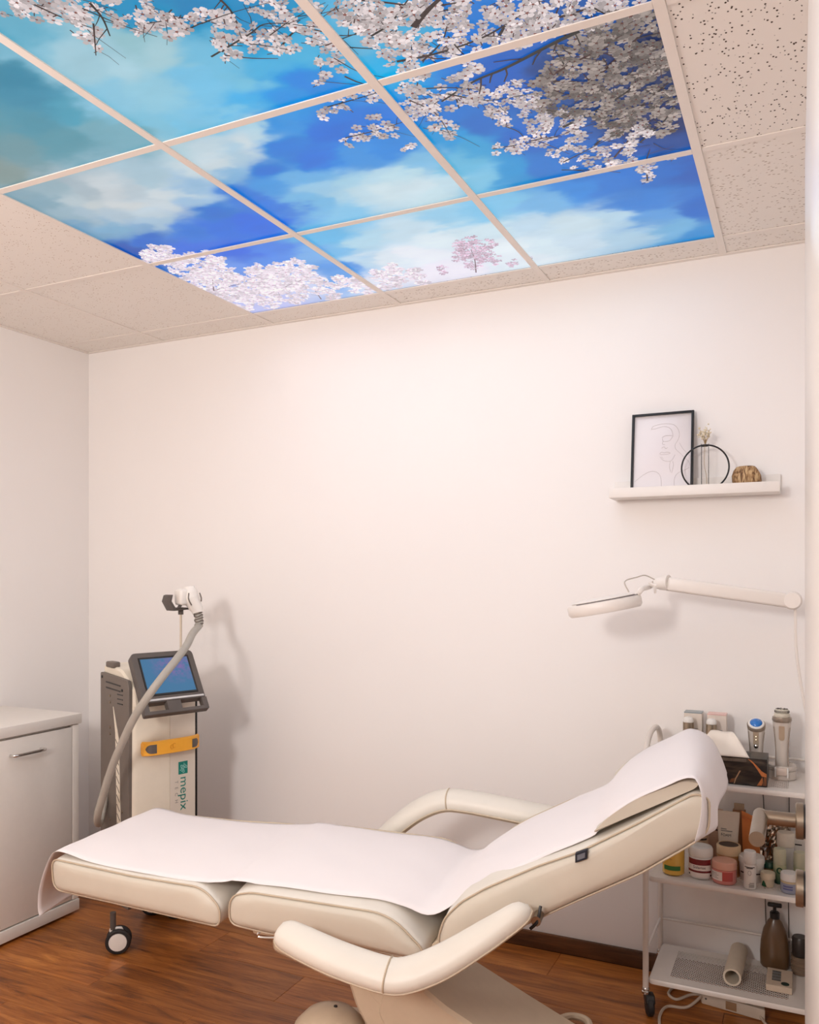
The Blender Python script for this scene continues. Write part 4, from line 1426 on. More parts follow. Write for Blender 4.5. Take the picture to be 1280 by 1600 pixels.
fbox('frame_side', fx0, fx0 + 0.0085, 0, fh, -0.006, 0.010, M_BLACK, fr)
fbox('frame_side', fx1 - 0.0085, fx1, 0, fh, -0.006, 0.010, M_BLACK, fr)
fbox('frame_rail', fx0 + 0.0085, fx1 - 0.0085, fh - 0.0085, fh, -0.006, 0.010, M_BLACK, fr)
fbox('frame_rail', fx0 + 0.0085, fx1 - 0.0085, 0, 0.0085, -0.006, 0.010, M_BLACK, fr)
pr = fbox('print', fx0 + 0.008, fx1 - 0.008, 0.008, fh - 0.008, -0.004, 0.002, mat('print_paper', (236, 228, 228), 0.25, var=0.005), fr)
M_LINE = mat('drawn_line', (190, 180, 178), 0.7, var=0.02)
# picture px in the zoomed crop (80..515 wide, 115..670 high) -> frame coordinates
def dl(pts, w=0.00045):
    q = []
    for x, y in pts:
        a = fx0 + 0.0085 + (x - 95) / (515 - 95) * (fx1 - fx0 - 0.017)
        ytop = 132 + (x - 95) / 420 * (-30)
        t = fh - 0.0085 - (y - ytop) / (675 - 132) * (fh - 0.01)
        q.append(fwp(a, t, 0.0024))
    tube('drawn_stroke', q, w, M_LINE, pr, n=4, sub=5)


dl([(220, 222), (232, 200), (262, 188), (300, 180), (340, 178), (385, 185), (415, 210), (430, 250), (420, 290), (400, 325), (405, 355), (440, 385), (470, 415), (500, 440), (508, 470)])
dl([(222, 218), (250, 215), (300, 200), (345, 202), (372, 225), (382, 262), (375, 278)])
dl([(302, 275), (330, 262), (378, 262)])
dl([(305, 280), (310, 300), (330, 303), (360, 295), (376, 275)])
dl([(312, 300), (306, 320), (325, 325)])
dl([(300, 350), (318, 340), (330, 352), (345, 345)])
dl([(285, 390), (300, 378), (322, 382), (340, 376), (365, 384), (335, 392), (300, 395), (288, 390)])
dl([(290, 410), (310, 432), (345, 442), (375, 435), (395, 405), (400, 395)])
dl([(300, 412), (315, 424)])
dl([(365, 445), (362, 480), (370, 515)])
dl([(385, 440), (390, 470), (378, 520)])
dl([(105, 590), (130, 570), (170, 540), (215, 517), (255, 514), (285, 530), (300, 560), (304, 610), (306, 655)])
dl([(505, 480), (470, 500), (425, 520), (402, 550), (398, 600), (415, 630)])
dl([(430, 310), (455, 350), (490, 385), (508, 400)])
# ring vase
rv_ = thing('ring_vase', 'thin black metal ring stand holding a clear glass tube vase', 'vase', (2.939, -0.090, ZT))
rc = np.array([2.9385, -0.090, ZT + 0.0795])
tube('ring', [rc + np.array([0.0765 * math.cos(t), 0, 0.0765 * math.sin(t)]) for t in np.linspace(0, 2 * math.pi, 33)[:-1]], 0.0028, M_BLACK, rv_, n=8, closed=True, sub=2)
lathe('collar', [(0.013, 0.0), (0.0155, 0.001), (0.0155, 0.004), (0.013, 0.005)], M_BLACK, rv_, (2.9385, -0.090, ZT + 0.152), 20)
GL = thin_glass('vase_glass')
lathe('glass_tube', [(0.0, 0.002), (0.010, 0.002), (0.0125, 0.006), (0.0128, 0.158), (0.0136, 0.160), (0.0120, 0.160), (0.0115, 0.156), (0.0115, 0.008), (0.0, 0.006)], GL, rv_, (2.9385, -0.090, ZT), 24)
df = thing('dried_flowers', 'small sprig of cream dried flowers in the glass tube vase', 'flowers', (2.939, -0.090, ZT + 0.01))
M_STEM = mat('dry_stem', (176, 150, 110), 0.8)
tube('stem', [(2.944, -0.090, ZT + 0.012), (2.943, -0.091, ZT + 0.05), (2.936, -0.089, ZT + 0.09), (2.938, -0.090, ZT + 0.15), (2.940, -0.090, ZT + 0.18)], 0.0008, M_STEM, df, n=5)
M_DRY = mat('dry_petal', (226, 212, 184), 0.85, var=0.15, vscale=200)
fverts, ffaces = lathe_data([(0.0, -0.003), (0.0028, -0.0015), (0.0036, 0.0005), (0.002, 0.0028), (0.0, 0.003)], 6)
fme = bpy.data.meshes.new('floret')
fme.from_pydata(fverts, [], ffaces)
fme.materials.append(M_DRY)
for k in range(46):
    p = np.array([2.9385 + rng.normal(0, 0.009), -0.090 + rng.normal(0, 0.008), ZT + 0.195 + rng.normal(0, 0.014)])
    p[2] = max(p[2], ZT + 0.166)
    o = bpy.data.objects.new('floret', fme)
    col.objects.link(o)
    o.location = p
    s_ = rng.uniform(0.7, 1.3)
    o.scale = (s_, s_, s_)
    o.rotation_euler = (rng.random() * 3, rng.random() * 3, 0)
    o.parent = df
    o.matrix_parent_inverse = parent_inv(df)
    if k % 3 == 0:
        tube('stem', [(2.9390, -0.090, ZT + 0.155), (2.939 + (p[0] - 2.939) * 0.5, -0.090 + (p[1] + 0.090) * 0.5, (ZT + 0.155 + p[2]) / 2 + 0.004), p], 0.0005, M_STEM, df, n=4, sub=3)
# wooden candle holder
def bark_mat():
    m = bpy.data.materials.new('bark_wood')
    m.use_nodes = True
    nt = m.node_tree
    b = nt.nodes['Principled BSDF']
    b.inputs['Roughness'].default_value = 0.7
    tc = nt.nodes.new('ShaderNodeTexCoord')
    mp = nt.nodes.new('ShaderNodeMapping')
    mp.inputs['Rotation'].default_value = (0, 0.6, 0)
    mp.inputs['Scale'].default_value = (120, 60, 34)
    nt.links.new(tc.outputs['Object'], mp.inputs['Vector'])
    n = nt.nodes.new('ShaderNodeTexNoise')
    n.inputs['Scale'].default_value = 1.0
    n.inputs['Detail'].default_value = 5
    n.inputs['Distortion'].default_value = 1.2
    nt.links.new(mp.outputs[0], n.inputs['Vector'])
    cr = nt.nodes.new('ShaderNodeValToRGB')
    e = cr.color_ramp.elements
    e[0].position = 0.36
    e[0].color = rgba((92, 64, 40))
    e[1].position = 0.62
    e[1].color = rgba((204, 172, 128))
    x = e.new(0.48)
    x.color = rgba((156, 118, 78))
    nt.links.new(n.outputs['Fac'], cr.inputs['Fac'])
    nt.links.new(cr.outputs['Color'], b.inputs['Base Color'])
    bp = nt.nodes.new('ShaderNodeBump')
    bp.inputs['Strength'].default_value = 0.8
    bp.inputs['Distance'].default_value = 0.004
    nt.links.new(n.outputs['Fac'], bp.inputs['Height'])
    nt.links.new(bp.outputs['Normal'], b.inputs['Normal'])
    return m


v_, f_ = lathe_data([(0.0, 0.0), (0.030, 0.0), (0.040, 0.010), (0.0465, 0.028), (0.0455, 0.048), (0.038, 0.066), (0.030, 0.077), (0.022, 0.0795), (0.020, 0.074), (0.0, 0.072)], 28, (0, 0, 0))
v_ = [(x * (1 + 0.05 * math.sin(3 * math.atan2(y, x) + z * 60)), y * 0.62 * (1 + 0.05 * math.cos(4 * math.atan2(y, x))), z) for x, y, z in v_]
kn = link_mesh('wooden_candle_holder', v_, f_, bark_mat(), None, smooth=True)
kn.location = (3.067, -0.064, ZT + 0.0005)
tag(kn, 'rough brown wooden candle holder on the right of the wall shelf', 'candle holder')

# ================================================================== MAGNIFIER LAMP
M_LAMP = mat('lamp_white', (238, 230, 222), 0.35, var=0.01)
ml = thing('magnifier_lamp', 'white magnifier lamp with round head on a long arm clamped above the trolley', 'lamp', (3.235, -0.17, 0.78))
hc = np.array([2.655, -0.36, 1.322])
hx = np.array([0.983, 0.0, 0.185])     # tilt: right side higher
hz = np.array([-0.185, 0.0, 0.983])
hz = hz + np.array([0, -0.03, 0])
hz /= np.linalg.norm(hz)
hy = np.cross(hz, hx)


def lw(x, y, z):
    return hc + hx * x + hy * y + hz * z * 1.35


lathe('lamp_head', [(0.078, -0.017), (0.112, -0.019), (0.119, -0.013), (0.1195, 0.004), (0.113, 0.010), (0.072, 0.013), (0.070, 0.010), (0.072, -0.012), (0.078, -0.017)], M_LAMP, ml, n=48, xf=lw)
lathe('lens_cover', [(0.0, 0.0185), (0.06, 0.0175), (0.098, 0.0145), (0.104, 0.0125), (0.100, 0.0105), (0.0, 0.0105)], M_LAMP, ml, n=40, xf=lw)
lathe('light_ring', [(0.080, -0.0175), (0.100, -0.0195), (0.110, -0.0192), (0.095, -0.0165)], mat('lamp_diffuser', (244, 242, 238), 0.4, var=0.01), ml, n=40, xf=lw)
tube('seam', [lw(0.1145 * math.cos(t), 0.1145 * math.sin(t), 0.0102) for t in np.linspace(-2.2, 0.9, 22)], 0.0011, mat('lamp_seam', (90, 84, 92), 0.5), ml, n=5, sub=1)
jp = adp(1022, 912, dep(hc) + 0.06)
tube('head_bracket', [lw(0.105, 0, 0.006), lw(0.128, 0.0, 0.020), jp + np.array([-0.02, 0, -0.012]), jp], [0.010, 0.008, 0.009, 0.011], M_LAMP, ml, n=8)
kn_ = tube('tilt_knob', [jp + np.array([0.008, -0.028, -0.008]), jp + np.array([0.008, 0.028, -0.008])], 0.0085, M_LAMP, ml, n=10, smooth=False)
for a in range(3):
    t = a * 2.094 + 0.5
    tube('knob_wing', [jp + np.array([0.008, -0.026, -0.008]), jp + np.array([0.008 + 0.024 * math.cos(t), -0.026, -0.008 + 0.024 * math.sin(t)])], [0.006, 0.004], M_LAMP, kn_, n=6, smooth=False)
e0 = np.array([2.833, -0.25, 1.392])
e1 = np.array([3.210, -0.19, 1.337])
cap = tube('arm_end_cap', [jp + np.array([0.012, 0.0, 0.0]), jp * 0.5 + e0 * 0.5, e0 + np.array([0.010, 0, 0])], [0.014, 0.022, 0.026], M_LAMP, ml, n=12)
ad_ = (e1 - e0) / np.linalg.norm(e1 - e0)
an = np.cross(ad_, [0, 1, 0])
an /= np.linalg.norm(an)
ao = np.cross(an, ad_)


def awp(s, h, d):
    return e0 + ad_ * s + an * -h + ao * d


LA = float(np.linalg.norm(e1 - e0))
box('arm_cover', 0.005, LA, -0.024, 0.020, -0.018, 0.018, M_LAMP, ml, 0.008, 3, xf=lambda a, b, c: awp(a, -b, c))
box('arm_spring_rod', 0.005, LA, 0.0235, 0.0255, -0.010, 0.010, mat('lamp_arm_seam', (196, 186, 178), 0.5), ml, xf=lambda a, b, c: awp(a, b, c))  # thin strip marking the arm's seam, slightly darker than the cover
lathe('elbow_joint', [(0.0, -0.022), (0.024, -0.022), (0.029, -0.016), (0.029, 0.016), (0.024, 0.022), (0.0, 0.022)], M_LAMP, ml, n=24, xf=lambda x, y, z: e1 + np.array([x, z, y]))
tube('cable_loop', [lw(0.085, 0.0, 0.018), lw(0.080, -0.005, 0.045), adp(995, 902, dep(hc) + 0.03), adp(1008, 899, dep(hc) + 0.05), adp(1022, 905, dep(hc) + 0.07), jp + np.array([0.02, 0, 0.006])], 0.0022, mat('cable_pale', (206, 196, 186), 0.5), ml, n=6)
tube('lower_arm', [e1 + np.array([0.008, 0, -0.02]), np.array([3.224, -0.185, 1.15]), np.array([3.262, -0.18, 0.91])], 0.0045, M_LAMP, ml, n=8, sub=4)
box('clamp', 3.256, 3.286, -0.20, -0.16, 0.885, 0.93, M_LAMP, ml, 0.006)

# ================================================================== TROLLEY
TX0, TX1, TY0, TY1 = 2.782, 3.268, -0.331, -0.028
TZ = [0.115, 0.445, 0.762]
tr = thing('trolley', 'white metal three tier trolley with perforated shelves against the back wall', 'trolley', ((TX0 + TX1) / 2, (TY0 + TY1) / 2, 0))


def perf_mat():
    m = bpy.data.materials.new('perforated_metal')
    m.use_nodes = True
    nt = m.node_tree
    b = nt.nodes['Principled BSDF']
    b.inputs['Base Color'].default_value = rgba((222, 213, 204))
    b.inputs['Roughness'].default_value = 0.35
    out = nt.nodes['Material Output']
    tc = nt.nodes.new('ShaderNodeTexCoord')
    mp = nt.nodes.new('ShaderNodeMapping')
    mp.inputs['Rotation'].default_value = (0, 0, math.radians(45))
    mp.inputs['Scale'].default_value = (118, 118, 118)
    nt.links.new(tc.outputs['Object'], mp.inputs['Vector'])
    fr_ = nt.nodes.new('ShaderNodeVectorMath')
    fr_.operation = 'FRACTION'
    nt.links.new(mp.outputs[0], fr_.inputs[0])
    sp = nt.nodes.new('ShaderNodeSeparateXYZ')
    nt.links.new(fr_.outputs[0], sp.inputs[0])
    cb = nt.nodes.new('ShaderNodeCombineXYZ')
    nt.links.new(sp.outputs[0], cb.inputs[0])
    nt.links.new(sp.outputs[1], cb.inputs[1])
    ds = nt.nodes.new('ShaderNodeVectorMath')
    ds.operation = 'DISTANCE'
    ds.inputs[1].default_value = (0.5, 0.5, 0)
    nt.links.new(cb.outputs[0], ds.inputs[0])
    lt = nt.nodes.new('ShaderNodeMath')
    lt.operation = 'LESS_THAN'
    lt.inputs[1].default_value = 0.35
    nt.links.new(ds.outputs['Value'], lt.inputs[0])
    tp = nt.nodes.new('ShaderNodeBsdfTransparent')
    mx = nt.nodes.new('ShaderNodeMixShader')
    nt.links.new(lt.outputs[0], mx.inputs[0])
    nt.links.new(b.outputs[0], mx.inputs[1])
    nt.links.new(tp.outputs[0], mx.inputs[2])
    nt.links.new(mx.outputs[0], out.inputs['Surface'])
    return m


M_PERF = perf_mat()
for lv, z in enumerate(TZ):
    x0, x1, y0, y1 = TX0 + 0.006, TX1 - 0.006, TY0 + 0.004, TY1 - 0.004
    bx0, bx1, by0, by1 = x0 + 0.062, x1 - 0.062, y0 + 0.050, y1 - 0.042
    outer = rrect(x1 - x0, y1 - y0, 0.02, 4, (x0 + x1) / 2, (y0 + y1) / 2)
    n = len(outer)
    V, Fc = [], []
    prof = [(-0.0155, 0.003, -0.013), (0.0, 0.0, -0.014), (0.0, 0.0, -0.004), (0.003, 0.0, 0.0), (0.012, 0.0, -0.002)]
    rim_l = [inset(outer, 0.010), inset(outer, 0.001), outer, inset(outer, 0.004), inset(outer, 0.012)]
    zz = [-0.015, -0.015, -0.006, 0.0, -0.001]
    for pl, dz in zip(rim_l, zz):
        V += [(p[0], p[1], z + dz) for p in pl]
    for a in range(4):
        for k in range(n):
            Fc.append([a * n + k, a * n + (k + 1) % n, (a + 1) * n + (k + 1) % n, (a + 1) * n + k])
    tray = link_mesh('shelf_tray', V, Fc, M_TROLLEY, tr, smooth=True)
    # flat border around the perforated field
    b = len(rim_l[4])
    V = [(p[0], p[1], z - 0.001) for p in rim_l[4]]
    Q = [(bx0, by0), (bx1, by0), (bx1, by1), (bx0, by1)]
    V += [(q[0], q[1], z - 0.001) for q in Q]
    Fc = []
    per = b // 4
    for c in range(4):
        seg = [(c * per + k) % b for k in range(per)]
        for k in range(per - 1):
            Fc.append([seg[k], seg[k + 1], b + c])
        Fc.append([seg[-1], ((c + 1) * per) % b, b + (c + 1) % 4, b + c])
    link_mesh('tray_border', V, Fc, M_TROLLEY, tray)
    link_mesh('perforated_field', [(q[0], q[1], z - 0.001) for q in Q], [[0, 1, 2, 3]], M_PERF, tray)
R_ = 0.0095
for x in (TX0, TX1):
    arch = [(x, TY0, 0.085), (x, TY0, 0.30), (x, TY0, 0.60), (x, TY0, 0.80), (x, TY0 + 0.022, 0.862), (x, TY0 + 0.085, 0.892), (x, (TY0 + TY1) / 2, 0.897), (x, TY1 - 0.085, 0.892), (x, TY1 - 0.022, 0.862), (x, TY1, 0.80), (x, TY1, 0.60), (x, TY1, 0.30), (x, TY1, 0.085)]
    tube('end_frame', arch, R_, M_TROLLEY, tr, n=10, sub=5)
    for z in TZ[:2]:
        tube('side_rail', [(x, TY0, z + 0.085), (x, TY1, z + 0.085)] if z < 0.2 else [(x, TY0, z + 0.05), (x, TY1, z + 0.05)], 0.0045, M_TROLLEY, tr, n=8, smooth=False)
for z in (TZ[0] + 0.085, TZ[1] + 0.05, TZ[2] + 0.042):
    tube('back_rail', [(TX0, TY1, z), (TX1, TY1, z)], 0.0045, M_TROLLEY, tr, n=8, smooth=False)
for x in (TX0, TX1):
    for y in (TY0, TY1):
        c = lathe('castor_collar', [(0.0, 0.090), (0.010, 0.090), (0.0125, 0.086), (0.0125, 0.082), (0.010, 0.080), (0.013, 0.077), (0.013, 0.070), (0.0, 0.070)], M_CHROME, tr, (x, y, 0), 16)
        w = lathe('castor_wheel', [(0.0, -0.012), (0.026, -0.012), (0.0325, -0.007), (0.0325, 0.007), (0.026, 0.012), (0.0, 0.012)], M_RUBBER, tr, n=24, xf=lambda a, b, cc, x=x, y=y: (x + 0.012 + cc * 0.9 - a * 0.35, y + a * 0.93 + cc * 0.35, 0.0325 + b))
        prism('castor_hood', round_poly([(-0.026, 0.046), (-0.012, 0.070), (0.018, 0.070), (0.030, 0.050), (0.012, 0.034)], 0.006, 3), -0.015, 0.015, M_BLACK, tr, lambda a, b, t, x=x, y=y: (x + 0.012 + t * 0.9 - a * 0.35, y + a * 0.93 + t * 0.35, b), 0.003)

# ------------------------------------------------------------------ things on the trolley
def sleeve(name, c, r, z0, z1, a0, a1, m, parent, n=14, top=None):
    """curved label patch on a cylinder; angles in degrees, -90 faces the room"""
    V, Fc = [], []
    for k in range(n + 1):
        a = math.radians(a0 + (a1 - a0) * k / n)
        zt = z1 if top is None else top(k / n)
        for rr, z in ((r, z0), (r, zt), (r + 0.0004, zt), (r + 0.0004, z0)):
            V.append((c[0] + rr * math.cos(a), c[1] + rr * math.sin(a), c[2] + z))
    for k in range(n):
        for q in range(4):
            Fc.append([k * 4 + q, k * 4 + (q + 1) % 4, (k + 1) * 4 + (q + 1) % 4, (k + 1) * 4 + q])
    return link_mesh(name, V, Fc, m, parent, smooth=True)


def curved_text(name, s, size, c, r, z, m, parent, a_mid=-90, align='CENTER', sx=1.0):
    return text_mesh(name, s, size, lambda x, y: (c[0] + (r + 0.0006) * math.cos(math.radians(a_mid) + x * sx / r), c[1] + (r + 0.0006) * math.sin(math.radians(a_mid) + x * sx / r), c[2] + z + y), m, parent, align=align)


def on(px, py, z):
    p = az(px, py, z)
    return (float(p[0]), float(p[1]), z)


def size_px(p, n):
    return n * dep(p) / F


Z1 = TZ[1] + 0.0005
Z0_ = TZ[0] + 0.0005
Z2 = TZ[2] + 0.0005
# yellow bottle with a green band
p = (2.858, -0.258, Z1)
t = thing('bottle', 'yellow shampoo bottle with a green label band at the left of the trolley middle shelf', 'bottle', p)
lathe('body', [(0.0, 0.0), (0.030, 0.0), (0.0345, 0.004), (0.0348, 0.10), (0.030, 0.122), (0.014, 0.134), (0.012, 0.145), (0.0, 0.145)], mat('yellow_liquid', (226, 178, 74), 0.2, var=0.06, coat=0.4), t, p, 24)
lathe('cap', [(0.0, 0.182), (0.013, 0.182), (0.0145, 0.178), (0.0145, 0.146), (0.0, 0.146)], M_WHITEPL, t, p, 18)
sleeve('label_band', p, 0.0352, 0.018, 0.032, -135, -45, mat('band_green', (52, 116, 50), 0.5), t)
tube('label_mark', [(p[0] - 0.002 + 0.006 * math.cos(q), p[1] - 0.0352, p[2] + 0.062 + 0.009 * math.sin(q)) for q in np.linspace(0.3, 5.2, 8)], 0.0009, mat('mark_gold', (180, 126, 40), 0.5), t, n=4, sub=2)
# white jar with red label
p = on(1095, 1369, Z1)
r = size_px(p, 18)
t = thing('jar', 'white screw top jar with a dark red label on the trolley middle shelf', 'jar', p)
hj = size_px(p, 45)
bd = lathe('body', [(0.0, 0.0), (r * 0.86, 0.0), (r * 0.98, 0.004), (r, 0.010), (r, hj * 0.72), (r * 0.92, hj * 0.75), (0.0, hj * 0.75)], M_WHITEPL, t, p, 28)
ld = lathe('lid', [(r * 0.9, hj * 0.75), (r * 1.0, hj * 0.76), (r * 1.02, hj * 0.80), (r * 1.02, hj * 0.98), (r * 0.93, hj * 1.06), (r * 0.6, hj * 1.085), (r * 0.55, hj * 1.07), (0.0, hj * 1.07)], M_WHITEPL, t, p, 28)
M_RED = mat('label_red', (120, 26, 32), 0.4, var=0.25, vscale=120)
sleeve('label_field', p, r + 0.0003, hj * 0.08, hj * 0.70, -158, -22, mat('label_white', (238, 226, 218), 0.4, var=0.01), bd, 18)
sleeve('label_red', p, r + 0.0007, hj * 0.50, hj * 0.69, -150, -32, M_RED, bd, 18)
sleeve('label_red_line', p, r + 0.0007, hj * 0.24, hj * 0.31, -155, -30, M_RED, bd, 18)
curved_text('label_text', 'Solarise', 0.0125, p, r + 0.0007, hj * 0.375, M_PRINTDARK, bd)
for a in (-150, -36):
    sleeve('label_square', p, r + 0.0009, hj * 0.12, hj * 0.17, a, a + 9, M_BLACK, bd, 3)
# pink jar
p = on(1132, 1377, Z1)
r = size_px(p, 18.5)
hj = size_px(p, 33)
t = thing('jar', 'translucent pink cream jar standing in front of the amber scrub jar', 'jar', p)
bd = lathe('body', [(0.0, 0.0), (r * 0.93, 0.0), (r, 0.004), (r, hj * 0.66), (0.0, hj * 0.66)], mat('pink_gel', (222, 138, 128), 0.15, var=0.05, coat=0.5), t, p, 28)
lathe('lid', [(r * 0.98, hj * 0.67), (r * 1.01, hj * 0.68), (r * 1.01, hj * 0.97), (r * 0.95, hj * 1.02), (0.0, hj * 1.03)], mat('pink_lid', (226, 168, 146), 0.25, var=0.03), t, p, 28)
sleeve('paper_label', p, r + 0.0003, hj * 0.18, hj * 0.58, -165, -95, mat('label_white', (238, 226, 218), 0.4), bd, 10)
sleeve('label_red', p, r + 0.0003, hj * 0.18, hj * 0.60, -94, -45, mat('label_coral', (186, 76, 70), 0.4), bd, 8)
for k in range(4):
    sleeve('label_line', p, r + 0.0008, hj * (0.48 - 0.07 * k), hj * (0.50 - 0.07 * k), -155, -120 + 8 * (k % 2), M_PRINTGREY, bd, 5)
# amber scrub jar with dark lid
p = (3.022, -0.195, Z1)
r = size_px(p, 17.5)
hj = 0.098
t = thing('jar', 'tall amber scrub jar with a dark round lid inlay behind the pink jar', 'jar', p)
M_AMB = mat('amber_scrub', (206, 148, 92), 0.3, var=0.10, vscale=60)
bd = lathe('body', [(0.0, 0.0), (r * 0.95, 0.0), (r, 0.004), (r, hj * 0.70), (0.0, hj * 0.70)], M_AMB, t, p, 28)
lathe('lid', [(r, hj * 0.70), (r * 1.03, hj * 0.71), (r * 1.03, hj * 0.97), (r * 0.97, hj), (r * 0.84, hj * 1.0), (r * 0.84, hj * 0.985), (0.0, hj * 0.985)], mat('lid_cream', (226, 196, 156), 0.35), t, p, 28)
lathe('lid_inlay', [(r * 0.83, hj * 0.986), (r * 0.83, hj * 0.992), (0.0, hj * 0.993)], mat('lid_dark', (70, 50, 42), 0.4, var=0.3, vscale=150), t, p, 28)
sleeve('label_stripe', p, r + 0.0005, hj * 0.40, hj * 0.445, -140, -40, mat('label_brown', (112, 44, 30), 0.5), bd, 12)
for k in range(2):
    sleeve('label_line', p, r + 0.0005, hj * (0.56 + 0.05 * k), hj * (0.585 + 0.05 * k), -112, -62, mat('label_orange', (190, 96, 44), 0.5), bd, 6)
# foam tube standing on its cap
p = (3.015, -0.125, Z1)
t = thing('foam_tube', 'flattened white cosmetic tube lettered FOAM standing on its cap behind the jars', 'tube', p)
V, Fc = [], []
secs = [(0.020, 0.020, 0.024), (0.022, 0.021, 0.03), (0.030, 0.019, 0.07), (0.033, 0.012, 0.13), (0.036, 0.0045, 0.172), (0.036, 0.003, 0.186)]
for a, b, z in secs:
    for k in range(20):
        q = 2 * math.pi * k / 20
        V.append((p[0] + a * math.cos(q), p[1] + b * math.sin(q), p[2] + z))
for i in range(len(secs) - 1):
    for k in range(20):
        Fc.append([i * 20 + k, i * 20 + (k + 1) % 20, (i + 1) * 20 + (k + 1) % 20, (i + 1) * 20 + k])
Fc += [list(range(20))[::-1], [(len(secs) - 1) * 20 + k for k in range(20)]]
M_TUBE = mat('tube_cream', (232, 220, 204), 0.35, var=0.02)
bd = link_mesh('body', V, Fc, M_TUBE, t, smooth=True)
lathe('cap', [(0.0, 0.0), (0.021, 0.0), (0.023, 0.003), (0.022, 0.023), (0.0, 0.023)], M_WHITEPL, t, p, 20)
TF = lambda x, z: (p[0] + x, p[1] - float(np.interp(z, [0.03, 0.07, 0.13, 0.172], [0.0215, 0.0195, 0.0128, 0.006])) * math.sqrt(max(0.05, 1 - (x / 0.036) ** 2)) - 0.0009, p[2] + z)
text_mesh('label_text', 'FOAM', 0.0125, lambda x, y: TF(-0.022 + x * 0.95, 0.106 + y), M_PRINTDARK, bd)
for z, w in ((0.128, 0.018), (0.122, 0.036)):
    link_mesh('label_line', [TF(-0.022 + w * k / 4, z + dz) for k in range(5) for dz in (0, 0.003)], [[2 * k, 2 * k + 2, 2 * k + 3, 2 * k + 1] for k in range(4)], M_PRINTGREY, bd)
# bottle with black cap and pale pink carton behind the white jar
p = (2.925, -0.135, Z1)
t = thing('bottle', 'pale bottle with a black cap half hidden behind the white jar', 'bottle', p)
lathe('body', [(0.0, 0.0), (0.026, 0.0), (0.028, 0.003), (0.028, 0.098), (0.024, 0.106), (0.0, 0.106)], mat('bottle_beige', (206, 172, 142), 0.35, var=0.03), t, p, 22)
lathe('shoulder', [(0.0, 0.128), (0.019, 0.128), (0.024, 0.122), (0.0275, 0.107), (0.0, 0.107)], M_WHITEPL, t, p, 22)
lathe('cap', [(0.0, 0.158), (0.017, 0.158), (0.019, 0.155), (0.019, 0.129), (0.0, 0.129)], M_BLACK, t, p, 20)
sleeve('label_band', p, 0.0283, 0.088, 0.094, -150, -30, M_PRINTDARK, t)
p = (2.972, -0.085, Z1)
t = thing('carton', 'pale pink cosmetics carton with dark lettering lines beside the black capped bottle', 'box', p)
bd = box('body', p[0] - 0.022, p[0] + 0.022, p[1] - 0.02, p[1] + 0.02, Z1, Z1 + 0.175, mat('carton_pink', (216, 180, 156), 0.5), t, 0.001, 1)
for k in range(3):
    box('label_line', p[0] - 0.016, p[0] + 0.012 - 0.006 * (k % 2), p[1] - 0.0208, p[1] - 0.02, Z1 + 0.135 - 0.012 * k, Z1 + 0.139 - 0.012 * k, M_PRINTDARK, bd)
# orange pouch and beige carton
p = (3.085, -0.10, Z1)
t = thing('pouch', 'plain orange paper pouch standing upright behind the white tub', 'pouch', p)
V = [(-0.026, 0.012, 0), (0.030, 0.0, 0), (0.030, 0.018, 0), (-0.026, 0.03, 0), (-0.030, 0.0, 0.186), (0.020, -0.008, 0.168), (0.020, -0.004, 0.168), (-0.030, 0.004, 0.186)]
link_mesh('body', [(p[0] + a, p[1] + b, p[2] + c) for a, b, c in V], [[0, 1, 5, 4], [1, 2, 6, 5], [2, 3, 7, 6], [3, 0, 4, 7], [4, 5, 6, 7], [3, 2, 1, 0]], mat('pouch_orange', (246, 152, 86), 0.5, var=0.05), t)
box('seal', p[0] - 0.029, p[0] + 0.020, p[1] - 0.0105, p[1] - 0.0085, p[2] + 0.155, p[2] + 0.162, mat('pouch_seal', (226, 128, 66), 0.5), t, xf=lambda a, b, c: (a, b + 0.002, c - (a - p[0]) * 0.35))
p = (3.045, -0.062, Z1)
t = thing('carton', 'narrow brown carton between the FOAM tube and the orange pouch', 'box', p)
box('body', p[0] - 0.02, p[0] + 0.02, p[1] - 0.015, p[1] + 0.015, Z1, Z1 + 0.178, mat('carton_brown', (168, 120, 82), 0.5), t, 0.001, 1)
box('flap', p[0] - 0.016, p[0] + 0.016, p[1] - 0.004, p[1] + 0.004, Z1 + 0.178, Z1 + 0.200, mat('carton_flap', (186, 160, 134), 0.5), t, 0.001, 1)
# white tub
p = on(1175, 1372, Z1)
p = (3.092, -0.212, Z1)
r = size_px(p, 18.5)
t = thing('tub', 'white plastic tub behind the white spray tube', 'jar', p)
lathe('body', [(0.0, 0.0), (r * 0.88, 0.0), (r * 0.92, 0.003), (r * 0.99, 0.056), (0.0, 0.056)], M_WHITEPL, t, p, 28)
lathe('lid', [(r * 0.99, 0.056), (r * 1.04, 0.057), (r * 1.04, 0.070), (r * 0.99, 0.076), (0.0, 0.077)], M_WHITEPL, t, p, 28)
sleeve('label_line', p, r * 0.95, 0.026, 0.030, -150, -40, M_PRINTDARK, t)
